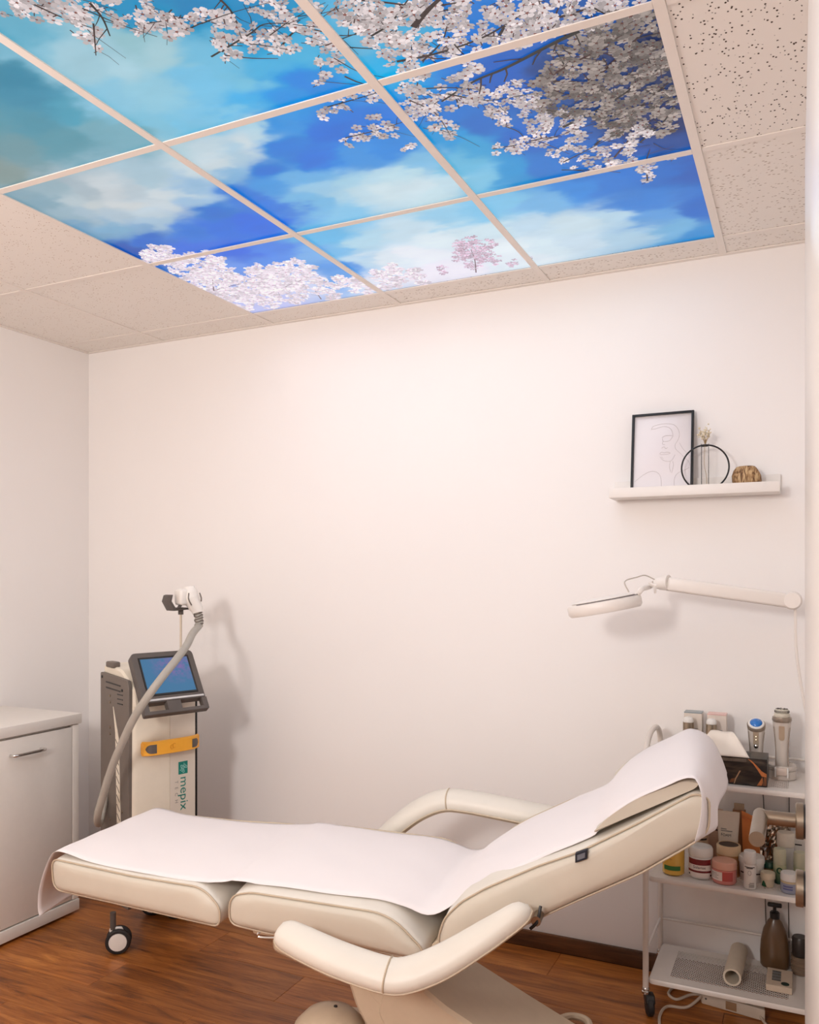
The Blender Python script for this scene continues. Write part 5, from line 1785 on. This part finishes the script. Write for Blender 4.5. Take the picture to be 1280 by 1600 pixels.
# white spray tube in front
p = on(1172, 1387, Z1)
r = size_px(p, 9)
t = thing('spray_tube', 'slim white spray tube at the front edge of the middle shelf', 'tube', p)
hh = size_px(p, 58)
bd = lathe('body', [(0.0, 0.0), (r * 0.94, 0.0), (r, 0.002), (r, hh * 0.66), (0.0, hh * 0.66)], M_WHITEPL, t, p, 22)
lathe('cap', [(r * 0.98, hh * 0.665), (r, hh * 0.67), (r, hh * 0.985), (r * 0.93, hh), (0.0, hh)], M_WHITEPL, t, p, 22)
for k, (z, w) in enumerate(((0.58, 50), (0.555, 30), (0.16, 34), (0.12, 42), (0.09, 38), (0.06, 40))):
    sleeve('label_line', p, r + 0.0003, hh * z, hh * (z + 0.02), -90 - w + (0 if k < 2 else 34), -90 + (w if k < 2 else 45), M_PRINTDARK if k < 2 else M_PRINTGREY, bd, 5)
tube('label_crest', [(p[0] + 0.005 * math.cos(q), p[1] - math.sqrt(max(1e-6, r * r - (0.005 * math.cos(q)) ** 2)) - 0.0005, p[2] + hh * 0.44 + 0.007 * math.sin(q)) for q in np.linspace(0, 6.2, 9)], 0.0005, M_PRINTGREY, bd, n=4, sub=2)
# small cream jar with a green leaf
p = on(1200, 1384, Z1)
r = size_px(p, 11)
t = thing('jar', 'small cream jar with a green leaf print at the front of the middle shelf', 'jar', p)
bd = lathe('body', [(0.0, 0.0), (r * 0.78, 0.0), (r * 0.84, 0.003), (r * 0.88, 0.024), (0.0, 0.024)], mat('jar_cream', (222, 206, 178), 0.3), t, p, 24)
lathe('lid', [(r * 0.95, 0.0245), (r, 0.0255), (r, 0.040), (r * 0.92, 0.0435), (0.0, 0.044)], mat('jar_cream', (222, 206, 178), 0.3), t, p, 24)
M_LEAFG = mat('leaf_green', (30, 92, 60), 0.5, var=0.3, vscale=90)
sleeve('leaf_print', p, r * 0.885, 0.002, 0.018, -150, -100, M_LEAFG, bd, 8, top=lambda s: 0.004 + 0.016 * math.sin(math.pi * s))
# foil bag
p = (3.155, -0.075, Z1)
V, Fc = [], []
nu, nv = 16, 18
for s in (0, 1):
    for j in range(nv):
        for i in range(nu):
            a, b = i / (nu - 1), j / (nv - 1)
            wdt = 0.052 * (1 - 0.1 * b)
            th = 0.017 * math.sin(math.pi * a) * (1 - b) ** 0.6
            edge = 0 if (i in (0, nu - 1) or j in (0, nv - 1)) else 1
            ns = rng.normal(0, 0.0034) * edge
            V.append((p[0] + (a - 0.5) * 2 * wdt, p[1] + (1 if s else -1) * (th + ns + 0.0008), p[2] + b * 0.185 + rng.normal(0, 0.0015) * edge))
for s in (0, 1):
    o_ = s * nu * nv
    for j in range(nv - 1):
        for i in range(nu - 1):
            Fc.append([o_ + j * nu + i, o_ + j * nu + i + 1, o_ + (j + 1) * nu + i + 1, o_ + (j + 1) * nu + i])
foil = link_mesh('foil_bag', V, Fc, mat('foil', (188, 178, 166), 0.16, 1.0, var=0.05), None)
tag(foil, 'crinkled silver foil bag at the back of the middle shelf behind the door handle', 'bag')
# white soft tube behind the green bottle
p = (3.190, -0.135, Z1)
t = thing('cream_jar_tall', 'tall white cream pot in front of the foil bag', 'jar', p)
lathe('body', [(0.0, 0.0), (0.022, 0.0), (0.024, 0.003), (0.025, 0.098), (0.0, 0.098)], M_WHITEPL, t, p, 22)
lathe('lid', [(0.025, 0.0985), (0.0265, 0.0995), (0.027, 0.138), (0.024, 0.142), (0.0, 0.142)], mat('tub_white_warm', (236, 226, 210), 0.4), t, p, 22)


def green_bottle(p, h, r, label):
    t = thing('bottle', label, 'bottle', p, 'frosted green bottles on the middle shelf')
    m = bpy.data.materials.get('frosted_green')
    if m is None:
        m = bpy.data.materials.new('frosted_green')
        m.use_nodes = True
        nt = m.node_tree
        b = nt.nodes['Principled BSDF']
        b.inputs['Roughness'].default_value = 0.35
        tc = nt.nodes.new('ShaderNodeTexCoord')
        sp = nt.nodes.new('ShaderNodeSeparateXYZ')
        nt.links.new(tc.outputs['Generated'], sp.inputs[0])
        cr = nt.nodes.new('ShaderNodeValToRGB')
        e = cr.color_ramp.elements
        e[0].position = 0.08
        e[0].color = rgba((34, 84, 66))
        e[1].position = 0.85
        e[1].color = rgba((196, 198, 160))
        x = e.new(0.5)
        x.color = rgba((112, 138, 104))
        nt.links.new(sp.outputs[2], cr.inputs['Fac'])
        nt.links.new(cr.outputs['Color'], b.inputs['Base Color'])
    bd = lathe('body', [(0.0, 0.0), (r * 0.92, 0.0), (r, 0.004), (r, h * 0.55), (0.0, h * 0.55)], m, t, p, 22)
    lathe('cap', [(r * 0.96, h * 0.552), (r * 0.98, h * 0.56), (r * 0.96, h * 0.96), (r * 0.86, h), (0.0, h)], mat('frosted_cap', (206, 204, 176), 0.4, var=0.03), t, p, 22)
    tube('leaf_ring', [(p[0] + 0.007 * math.cos(q), p[1] - math.sqrt(r * r - (0.007 * math.cos(q)) ** 2) - 0.0006, p[2] + h * 0.40 + 0.008 * math.sin(q)) for q in np.linspace(0.4, 5.6, 9)], 0.0022, M_LEAFG, bd, n=5, sub=2)
    return t


green_bottle((3.174, -0.205, Z1), 0.108, 0.0195, 'frosted green bottle with pale cap directly behind the small cream jar')
green_bottle((3.232, -0.19, Z1), 0.100, 0.0195, 'frosted green bottle with pale cap nearest the open door')
p = (3.143, -0.195, Z1)
t = thing('jar', 'small brown glass jar with a dark green lid behind the small cream jar', 'jar', p)
lathe('body', [(0.0, 0.0), (0.014, 0.0), (0.0155, 0.003), (0.0155, 0.040), (0.0, 0.040)], mat('brown_glass', (150, 116, 80), 0.2), t, p, 20)
lathe('lid', [(0.0155, 0.0405), (0.0165, 0.041), (0.0165, 0.056), (0.014, 0.059), (0.0, 0.059)], mat('lid_green', (28, 70, 52), 0.35), t, p, 20)
p = (3.225, -0.10, Z1)
t = thing('carton', 'small white carton at the back of the middle shelf under the door handle', 'box', p)
bd = box('body', p[0] - 0.022, p[0] + 0.022, p[1] - 0.02, p[1] + 0.02, Z1, Z1 + 0.135, M_WHITEPL, t, 0.001, 1)
box('label_line', p[0] - 0.014, p[0] + 0.012, p[1] - 0.0208, p[1] - 0.02, Z1 + 0.10, Z1 + 0.104, M_PRINTDARK, bd)
# blue jar
p = on(1234, 1393, Z1)
r = size_px(p, 13.5)
t = thing('jar', 'small glass cream jar with blue-grey base and white lid by the door lock', 'jar', p)
bd = lathe('body', [(0.0, 0.0), (r * 0.9, 0.0), (r, 0.004), (r, 0.030), (0.0, 0.030)], mat('blue_glass', (150, 152, 170), 0.15, coat=0.5), t, p, 24)
lathe('neck', [(r * 0.97, 0.0302), (r * 0.97, 0.036), (0.0, 0.036)], mat('neck_gold', (206, 186, 150), 0.3), t, p, 24)
lathe('lid', [(r * 0.96, 0.0365), (r * 0.99, 0.037), (r * 0.99, 0.054), (r * 0.9, 0.059), (0.0, 0.060)], M_WHITEPL, t, p, 24)
for k in range(2):
    sleeve('label_line', p, r + 0.0003, 0.012 + 0.008 * k, 0.016 + 0.008 * k, -130, -70, mat('label_blue', (88, 92, 140), 0.5), bd, 5)

# ---- top shelf
def pump(px, y, ztop_py, label, fold=False):
    p = ay(px, ztop_py, y)
    top = float(p[2])
    p = (float(p[0]), y, Z2)
    t = thing('serum_bottle', label, 'bottle', p, 'serum bottles on the top shelf')
    r = 0.0232
    h = top - Z2
    sil = mat('bottle_silver', (176, 160, 140), 0.28, 0.8, var=0.02)
    lathe('base_ring', [(0.0, 0.0), (r * 0.8, 0.0), (r * 0.86, 0.004), (r * 0.86, 0.032), (0.0, 0.032)], sil, t, p, 24)
    bd = lathe('body', [(0.0, 0.0325), (r * 0.98, 0.0325), (r, 0.035), (r, h - 0.054), (r * 0.96, h - 0.051), (0.0, h - 0.051)], mat('bottle_pale', (236, 226, 216), 0.35), t, p, 24)
    lathe('collar', [(0.0, h - 0.0505), (r * 0.78, h - 0.0505), (r * 0.78, h - 0.018), (0.0, h - 0.018)], sil, t, p, 24)
    lathe('pump_cap', [(r * 0.70, h - 0.0175), (r * 0.72, h - 0.010), (r * 0.55, h - 0.002), (r * 0.42, h), (0.0, h)], M_WHITEPL, t, p, 20)
    for k in range(2):
        sleeve('label_line', p, r + 0.0003, h * 0.52 - 0.008 * k, h * 0.52 + 0.002 - 0.008 * k, -115, -65, M_PRINTGREY, bd, 5)
    return t


pump(1076, -0.135, 1120, 'pale serum bottle with silver collar, left of two on the trolley top shelf')
pump(1112, -0.135, 1123, 'pale serum bottle with silver collar, right of two, beside the tissue box')
def carton(x0, x1, y0, y1, h, label, m_top, m_body):
    t = thing('carton', label, 'box', ((x0 + x1) / 2, (y0 + y1) / 2, Z2))
    bd = box('body', x0, x1, y0, y1, Z2, Z2 + h - 0.004, m_body, t, 0.0008, 1)
    box('lid_edge', x0, x1, y0, y1, Z2 + h - 0.0038, Z2 + h, m_top, t, 0.0006, 1)
    for k in range(2):
        box('label_line', (x0 + x1) / 2, x1 - 0.012, y0 - 0.0007, y0, Z2 + h * 0.70 - k * 0.006, Z2 + h * 0.70 + 0.002 - k * 0.006, M_PRINTGREY, bd)
    box('foot_band', x0 + 0.0005, x1 - 0.0005, y0 - 0.001, y0 - 0.0002, Z2 + 0.001, Z2 + h * 0.36, M_PRINTDARK, bd)


a, b = ay(1069, 1112, -0.095), ay(1097, 1114, -0.095)
carton(float(a[0]), float(b[0]), -0.095, -0.045, float(a[2]) - Z2, 'clear fronted white carton with a grey blue top edge behind the left serum bottle', mat('carton_bluegrey', (150, 158, 160), 0.4), mat('carton_white', (226, 214, 202), 0.4))
a, b = ay(1105, 1115, -0.095), ay(1135, 1118, -0.095)
carton(float(a[0]), float(b[0]), -0.095, -0.045, float(a[2]) - Z2, 'cream carton with a pink top edge behind the right serum bottle', mat('carton_rose', (232, 192, 184), 0.4), mat('carton_ivory', (230, 216, 204), 0.4))

# tissue box
def tissue_mat():
    m = bpy.data.materials.new('tissue_box_print')
    m.use_nodes = True
    nt = m.node_tree
    b = nt.nodes['Principled BSDF']
    b.inputs['Roughness'].default_value = 0.35
    tc = nt.nodes.new('ShaderNodeTexCoord')
    mp = nt.nodes.new('ShaderNodeMapping')
    mp.inputs['Rotation'].default_value = (0, 0.9, 0)
    mp.inputs['Scale'].default_value = (14, 10, 55)
    nt.links.new(tc.outputs['Object'], mp.inputs['Vector'])
    n = nt.nodes.new('ShaderNodeTexNoise')
    n.inputs['Scale'].default_value = 1
    n.inputs['Detail'].default_value = 3
    n.inputs['Distortion'].default_value = 0.8
    nt.links.new(mp.outputs[0], n.inputs['Vector'])
    cr = nt.nodes.new('ShaderNodeValToRGB')
    e = cr.color_ramp.elements
    e[0].position = 0.45
    e[0].color = rgba((16, 13, 13))
    e[1].position = 0.75
    e[1].color = rgba((74, 62, 52))
    nt.links.new(n.outputs['Fac'], cr.inputs['Fac'])
    nt.links.new(cr.outputs['Color'], b.inputs['Base Color'])
    return m


tbx1 = float(az(1200, 1226, Z2)[0])
tb0, tb1, tby0, tby1, tbh = tbx1 - 0.205, tbx1, -0.292, -0.180, 0.085
t = thing('tissue_box', 'black tissue box printed with copper leaves on the trolley top shelf', 'tissue box', ((tb0 + tb1) / 2, (tby0 + tby1) / 2, Z2))
bd = box('body', tb0, tb1, tby0, tby1, Z2, Z2 + tbh, tissue_mat(), t, 0.0012, 1)
M_COP = mat('leaf_copper', (186, 110, 58), 0.4, var=0.25, vscale=80)
M_COPD = mat('leaf_copper_dark', (120, 72, 40), 0.4, var=0.2, vscale=80)


def leaf(pts, m):
    V = [(tb1 + x, tby0 - 0.0006, Z2 + z) for x, z in pts] + [(tb1 + x, tby0 - 0.0001, Z2 + z) for x, z in pts]
    n = len(pts)
    link_mesh('leaf_print', V, [list(range(n))] + [[k, (k + 1) % n, n + (k + 1) % n, n + k] for k in range(n)], m, bd)


leaf([(-0.056, 0.083), (-0.045, 0.078), (-0.030, 0.064), (-0.016, 0.048), (-0.002, 0.040), (-0.002, 0.030), (-0.016, 0.032), (-0.026, 0.048), (-0.040, 0.068)], M_COP)
leaf([(-0.030, 0.002), (-0.024, 0.012), (-0.014, 0.030), (-0.012, 0.014), (-0.016, 0.004)], M_COP)
leaf([(-0.014, 0.004), (-0.010, 0.016), (-0.010, 0.029), (-0.002, 0.029), (-0.003, 0.004)], M_COPD)
leaf([(-0.094, 0.002), (-0.090, 0.016), (-0.076, 0.044), (-0.080, 0.044), (-0.093, 0.018), (-0.097, 0.002)], mat('leaf_pale', (176, 140, 108), 0.4))
leaf([(-0.110, 0.004), (-0.104, 0.016), (-0.092, 0.020), (-0.098, 0.006)], M_COPD)
leaf([(-0.200, 0.078), (-0.150, 0.080), (-0.060, 0.082), (-0.060, 0.072), (-0.150, 0.071)], mat('leaf_grey', (112, 100, 88), 0.5, var=0.3, vscale=60))
box('oval_opening', tb0 + 0.04, tb1 - 0.05, tby0 + 0.03, tby1 - 0.03, Z2 + tbh, Z2 + tbh + 0.0006, M_BLACK, t)
# tissue: folded white paper rising from the box and lying over its front
ts_pts = []
NU, NVv = 17, 9
V, Fc = [], []
for j in range(NVv):
    for i in range(NU):
        s, q = i / (NU - 1), j / (NVv - 1)
        wid = 0.168 - 0.075 * q
        x = tb1 - 0.135 + (s - 0.5) * wid + 0.006 * q
        z = Z2 + tbh + 0.002 + 0.066 * q - 0.012 * q * max(0.0, abs(s - 0.42) - 0.36) * 8 + 0.002 * math.sin(s * 9) * q
        y = tby0 + 0.001 + 0.050 * q + 0.010 * math.sin(s * 11 + 0.8) * q * (s > 0.55) + 0.012 * q * math.sin(s * 4) - 0.004 * (1 - q)
        V.append((x, y, z))
for j in range(NVv - 1):
    for i in range(NU - 1):
        Fc.append([j * NU + i, j * NU + i + 1, (j + 1) * NU + i + 1, (j + 1) * NU + i])
tis = link_mesh('tissue', V, Fc, mat('tissue_white', (238, 228, 216), 0.9, var=0.01), None, smooth='all')
md = tis.modifiers.new('thickness', 'SOLIDIFY')
md.thickness = 0.0012
tag(tis, 'folded white tissue pulled up from the black tissue box', 'tissue')

# handheld beauty devices
M_SILV = mat('device_silver', (212, 202, 192), 0.25, 0.15, var=0.02, coat=0.3)
M_SILVD = mat('device_silver_dark', (158, 144, 130), 0.28, 0.45, var=0.02)


def handheld(px, y, top_py, base_z, label, kind):
    tp = ay(px, top_py, y)
    x = float(tp[0])
    h = float(tp[2]) - base_z
    p = (x, y, base_z)
    t = thing('facial_device', label, 'device', p)
    prof = [(0.0, 0.0), (0.0185, 0.0), (0.0205, 0.004), (0.0200, h * 0.30), (0.0225, h * 0.5), (0.0265, h * 0.70), (0.0275, h * 0.78), (0.0, h * 0.78)]
    bd = lathe('body', prof, M_SILV, t, p, 28, sy=0.85)
    for s in (-1, 1):
        tube('side_seam', [(x + s * 0.018, y - 0.012, base_z + 0.01), (x + s * 0.0185, y - 0.0115, base_z + h * 0.3), (x + s * 0.0205, y - 0.012, base_z + h * 0.5), (x + s * 0.0245, y - 0.0135, base_z + h * 0.70)], 0.0012, M_SILVD, bd, n=5, sub=4)
    if kind == 'cool':
        def hxf(a, b, c):
            return (x + a, y + b * 0.80 - c * 0.60 - 0.002, base_z + h * 0.80 + b * 0.60 + c * 0.80)
        lathe('head_ring', [(0.0, -0.022), (0.022, -0.020), (0.0285, -0.008), (0.0285, 0.004), (0.0235, 0.011), (0.019, 0.012)], M_SILVD, t, n=28, xf=hxf)
        lathe('ring_face', [(0.0255, 0.0085), (0.0235, 0.0115), (0.0195, 0.0125), (0.0185, 0.011)], M_WHITEPL, t, n=28, xf=hxf)
        lathe('blue_head', [(0.0195, 0.010), (0.0175, 0.0145), (0.010, 0.0185), (0.0, 0.0195)], mat('head_blue', (24, 116, 200), 0.18, var=0.05, coat=0.6), t, n=28, xf=hxf)
    else:
        c0 = h * 0.78
        lathe('neck_ring', [(0.0, c0), (0.0275, c0), (0.030, c0 + 0.006), (0.0285, c0 + 0.016), (0.0, c0 + 0.016)], M_SILVD, t, p, 28)
        lathe('brush_base', [(0.0, c0 + 0.016), (0.0225, c0 + 0.016), (0.0240, c0 + 0.019), (0.0240, c0 + 0.026), (0.021, c0 + 0.027), (0.0, c0 + 0.027)], mat('brush_cream', (222, 214, 198), 0.5), t, p, 28)
        zc = c0 + 0.027
        bh = lathe('brush_head', [(0.0, zc), (0.0205, zc), (0.0215, zc + 0.004), (0.0215, h - 0.006), (0.019, h - 0.002), (0.0, h - 0.001)], mat('brush_bristle', (206, 200, 184), 0.8, var=0.2, vscale=300, bump=0.5, bscale=600), t, p, 28)
        for k in range(9):
            a = k * 2 * math.pi / 9
            tube('bristle_gap', [(x + rr * math.cos(a + rr * 22), y + rr * math.sin(a + rr * 22), base_z + h - 0.0012) for rr in (0.006, 0.012, 0.018)], 0.0014, M_DARKGREY, bh, n=4, sub=3)
        for k in range(18):
            a = math.pi + k * math.pi / 17
            tube('bristle_gap', [(x + 0.0214 * math.cos(a), y + 0.0214 * math.sin(a), base_z + zc + 0.003), (x + 0.0214 * math.cos(a), y + 0.0214 * math.sin(a), base_z + zc + 0.010)], 0.0011, M_DARKGREY, bh, n=4, smooth=False)
    # control panel
    zf = lambda z: float(np.interp(z, [q[1] for q in prof[1:-1]], [q[0] for q in prof[1:-1]])) * 0.85
    pl = round_poly([(-0.0085, h * 0.48), (0.0085, h * 0.48), (0.0085, h * 0.72), (-0.0085, h * 0.72)], [0.008, 0.008, 0.001, 0.001], 4)
    prism('control_panel', pl, 0.0, 0.001, mat('panel_taupe', (190, 172, 150), 0.3, 0.4), bd, lambda a, b, tt: (x + a, y - zf(b) - 0.0002 - tt + 0.0012 * (abs(a) / 0.0085) ** 2, base_z + b))
    if kind == 'cool':
        lathe('button', [(0.007, 0.0), (0.0072, 0.0012), (0.0058, 0.002)], M_DARKGREY, bd, n=16, xf=lambda a, b, c: (x + a, y - zf(h * 0.46) - 0.0008 - c, base_z + h * 0.47 + b))
        lathe('button_face', [(0.0058, 0.0016), (0.003, 0.0026), (0.0, 0.003)], M_CHROME, bd, n=16, xf=lambda a, b, c: (x + a, y - zf(h * 0.46) - 0.0008 - c, base_z + h * 0.47 + b))
        m = bpy.data.materials.new('indicator_glow')
        m.use_nodes = True
        m.node_tree.nodes['Principled BSDF'].inputs['Emission Color'].default_value = (1.0, 0.8, 0.5, 1)
        m.node_tree.nodes['Principled BSDF'].inputs['Emission Strength'].default_value = 1.6
        for k in range(2):
            lathe('indicator_light', [(0.0016, 0.0), (0.0012, 0.001), (0.0, 0.0014)], m, bd, n=8, xf=lambda a, b, c, k=k: (x + a, y - zf(h * (0.58 + 0.05 * k)) - 0.0012 - c, base_z + h * (0.58 + 0.05 * k) + b))
    return x


handheld(1182, -0.115, 1114, Z2, 'silver handheld facial device with a blue round head on the trolley', 'cool')
SBZ = Z2 + 0.030
sx_ = handheld(1222, -0.135, 1107, SBZ, 'silver handheld cleansing brush with round bristle head standing in its dock', 'brush')
p = (sx_, -0.135, Z2)
t = thing('charging_dock', 'low round white charging dock holding the cleansing brush', 'dock', p)
lathe('base', [(0.0, 0.0), (0.042, 0.0), (0.0435, 0.004), (0.0425, 0.026), (0.038, 0.0285), (0.0, 0.0285)], M_SILV, t, p, 32)
lathe('tray_ring', [(0.024, 0.0285), (0.042, 0.0285), (0.0455, 0.036), (0.044, 0.044), (0.042, 0.040), (0.026, 0.0335)], M_SILV, t, p, 32)
box('brush_holder', sx_ - 0.016, sx_ + 0.016, -0.186, -0.172, Z2 + 0.016, Z2 + 0.040, mat('holder_rose', (214, 194, 180), 0.4), t, 0.003)
for s in (-1, 1):
    box('clip', sx_ + s * 0.018 - 0.0025, sx_ + s * 0.018 + 0.0025, -0.186, -0.172, Z2 + 0.010, Z2 + 0.040, M_WHITEPL, t, 0.001, 1)

# ---- bottom shelf
p0, p1 = np.array(on(1144, 1541, Z0_)), None
rr = size_px(p0, 13.5)
x_r, y_r = float(p0[0]), float(p0[1])
yb = y_r + 0.215
V, Fc = [], []
NN = 28
for (yy, r) in ((y_r, rr * 0.78), (y_r, rr), (yb, rr), (yb, rr * 0.78)):
    for k in range(NN):
        a = 2 * math.pi * k / NN
        V.append((x_r + (yy - y_r) * 0.03 + r * math.cos(a), yy, Z0_ + rr + 0.0005 + r * math.sin(a)))
for i in range(4):
    for k in range(NN):
        Fc.append([i * NN + k, i * NN + (k + 1) % NN, ((i + 1) % 4) * NN + (k + 1) % NN, ((i + 1) % 4) * NN + k])
ct = link_mesh('cardboard_tube', V, Fc, mat('tube_card', (214, 200, 180), 0.8, var=0.04), None, smooth=True)
tag(ct, 'hollow pale cardboard tube lying on the trolley bottom shelf', 'tube')
p = (3.155, -0.062, Z0_)
t = thing('pump_bottle', 'large dark brown pump bottle standing on the trolley bottom shelf', 'bottle', p)
M_BR = mat('bottle_brown', (98, 72, 46), 0.3, var=0.05, coat=0.3)
lathe('body', [(0.0, 0.0), (0.040, 0.0), (0.0445, 0.006), (0.0455, 0.05), (0.043, 0.085), (0.035, 0.125), (0.022, 0.152), (0.0145, 0.162), (0.0, 0.162)], M_BR, t, p, 30, sy=0.62)
lathe('collar', [(0.0, 0.162), (0.015, 0.162), (0.0155, 0.180), (0.012, 0.184), (0.0, 0.184)], M_BLACK, t, p, 18)
lathe('pump_stem', [(0.0, 0.184), (0.0055, 0.184), (0.0055, 0.199), (0.0, 0.199)], M_BLACK, t, p, 12)
box('pump_head', p[0] - 0.022, p[0] + 0.022, p[1] - 0.010, p[1] + 0.008, Z0_ + 0.1995, Z0_ + 0.212, M_BLACK, t, 0.004)
q0, q1 = az(1196, 1507, Z0_), az(1237, 1549, Z0_)
bx0_, bx1_ = 3.135, 3.210
by0_, by1_ = -0.245, -0.120
t = thing('sample_box', 'flat white box with dark bars and a round green mark on the bottom shelf', 'box', ((bx0_ + bx1_) / 2, (by0_ + by1_) / 2, Z0_))
bd = box('body', bx0_, bx1_, by0_, by1_, Z0_, Z0_ + 0.020, mat('box_offwhite', (206, 186, 164), 0.5), t, 0.001, 1)
for k in range(7):
    y_ = by0_ + 0.036 + k * 0.0105
    box('bar_print', bx0_ + 0.016, bx0_ + 0.042, y_, y_ + 0.0068, Z0_ + 0.0202, Z0_ + 0.0208, mat('bar_dark', (46, 58, 64), 0.4) if k % 2 == 0 else mat('bar_grey', (92, 100, 106), 0.4), bd)
lathe('round_mark', [(0.0, 0.0008), (0.012, 0.0008), (0.012, 0.0)], mat('mark_green', (26, 50, 40), 0.4), bd, (bx1_ - 0.020, by0_ + 0.022, Z0_ + 0.0202), 20)
p = (3.232, -0.075, Z0_)
t = thing('jar_stack', 'ribbed dark lidded tub beside the brown pump bottle', 'jar', p)
lathe('body', [(0.0, 0.0), (0.024, 0.0), (0.026, 0.003), (0.026, 0.010), (0.0285, 0.012), (0.0285, 0.020), (0.026, 0.022), (0.026, 0.028), (0.0285, 0.030), (0.0285, 0.038), (0.026, 0.040), (0.026, 0.046), (0.0285, 0.048), (0.0285, 0.058), (0.0, 0.058)], mat('tub_ribbed', (120, 100, 82), 0.4), t, p, 26)
lathe('lid', [(0.024, 0.0585), (0.025, 0.062), (0.025, 0.115), (0.022, 0.120), (0.0, 0.120)], mat('tub_lid_dark', (46, 38, 34), 0.35), t, p, 26)

# ---- power strip and cables on the floor under the trolley
p = az(1152, 1574, 0.03)
px_, py_ = float(p[0]), -0.20
t = thing('power_strip', 'white power strip lying on the floor under the trolley', 'power strip', (px_, py_, 0))
psx = lambda a, b, c: (3.03 + a * 0.985 - b * 0.17, -0.175 + a * -0.17 + b * 0.985, c)
bd = box('body', -0.10, 0.10, -0.027, 0.027, 0.0006, 0.040, mat('strip_white', (206, 190, 172), 0.45), t, 0.006, 2, xf=psx)
box('switch', -0.022, 0.012, -0.0285, -0.0265, 0.008, 0.034, mat('switch_brown', (150, 116, 84), 0.4), bd, 0.0006, 1, xf=psx)
lathe('screw', [(0.0, 0.001), (0.003, 0.001), (0.0035, 0.0)], M_DARKGREY, bd, n=8, xf=lambda x, y, z: psx(-0.085 + x, -0.0275 - z, 0.022 + y))
for a in (-0.05, 0.05):
    lathe('socket', [(0.021, 0.0), (0.021, 0.0012), (0.018, 0.0012), (0.017, 0.0002)], M_GREYPL, bd, n=20, xf=lambda x, y, z, a=a: psx(a + x, y, 0.040 + z))
M_CABLE = mat('cable_white', (196, 178, 160), 0.5, var=0.02)
c1 = tube('power_cable', [(2.94, -0.155, 0.02), (2.90, -0.16, 0.012), (2.86, -0.20, 0.006), (2.83, -0.17, 0.006), (2.85, -0.11, 0.006), (2.93, -0.10, 0.006), (2.945, -0.16, 0.03), (2.90, -0.235, 0.006), (2.84, -0.26, 0.006), (2.826, -0.33, 0.006), (2.84, -0.42, 0.006), (2.86, -0.55, 0.006)], 0.0048, M_CABLE, None, n=8)
tag(c1, 'white power cable looping over the floor by the left trolley wheel', 'cable')
c2 = tube('power_cable', [(3.10, -0.18, 0.02), (3.14, -0.25, 0.007), (3.18, -0.27, 0.006), (3.24, -0.24, 0.006), (3.28, -0.18, 0.006), (3.34, -0.15, 0.006)], 0.0045, M_CABLE, None, n=8)
tag(c2, 'white power cable running from the strip towards the right wall', 'cable')
c3 = tube('wall_cable', [(3.095, -0.006, 0.86), (3.10, -0.006, 0.72), (3.118, -0.006, 0.66), (3.122, -0.006, 0.4), (3.13, -0.008, 0.08)], 0.0016, M_DARKGREY, None, n=5)
tag(c3, 'thin dark cable hanging down the wall behind the trolley, left of two', 'cable')
c4 = tube('wall_cable', [(3.195, -0.006, 0.86), (3.198, -0.006, 0.6), (3.196, -0.006, 0.3), (3.20, -0.008, 0.08)], 0.0016, M_DARKGREY, None, n=5)
tag(c4, 'thin dark cable hanging down the wall behind the trolley, nearest the door', 'cable')

# ================================================================== DOOR
M_DOOR = mat('door_white', (202, 196, 190), 0.28, var=0.015)
DFX = 3.247         # face at the free edge
DY0, DY1 = -2.55, -1.683
SKEW = math.radians(0.55)


def dw(a, b, z):
    """a along the leaf from the free edge towards the hinge, b out of the left face (into the room)"""
    return (DFX - b * math.cos(SKEW) + a * math.sin(SKEW), DY1 - a * math.cos(SKEW) - b * math.sin(SKEW), z)


door = struct(bpy.data.objects.new('door_1', None), 'white door leaf standing open along the right wall with steel lever handle')
col.objects.link(door)
door.location = dw(0.86, -0.02, 0)
box('leaf', 0.0, 0.86, -0.04, 0.0, 0.008, 2.045, M_DOOR, door, 0.002, 2, xf=dw)
HZ, LZ = 1.056, 0.958
for zc, nm in ((HZ, 'handle_rose'), (LZ, 'lock_rose')):
    lathe(nm, [(0.0, 0.0105), (0.0245, 0.0105), (0.026, 0.009), (0.026, 0.0)], M_STEEL, door, n=36, xf=lambda x, y, z, zc=zc: dw(0.062 + x, z + 0.0025, zc + y))
    lathe('rose_shadow_gap', [(0.0, 0.0026), (0.0245, 0.0026), (0.0245, 0.0)], M_BLACK, door, n=36, xf=lambda x, y, z, zc=zc: dw(0.062 + x, z, zc + y))  # black disc stands in for the shade between rose and door
lever_r = 0.0105
hd = tube('lever_neck', [dw(0.062, 0.010, HZ), dw(0.062, 0.060, HZ)], lever_r, M_STEEL, door, n=20, smooth=False)
tube('lever_grip', [dw(0.0515, 0.0605, HZ), dw(0.18, 0.0605, HZ)], lever_r, M_STEEL, door, n=20, smooth=False)
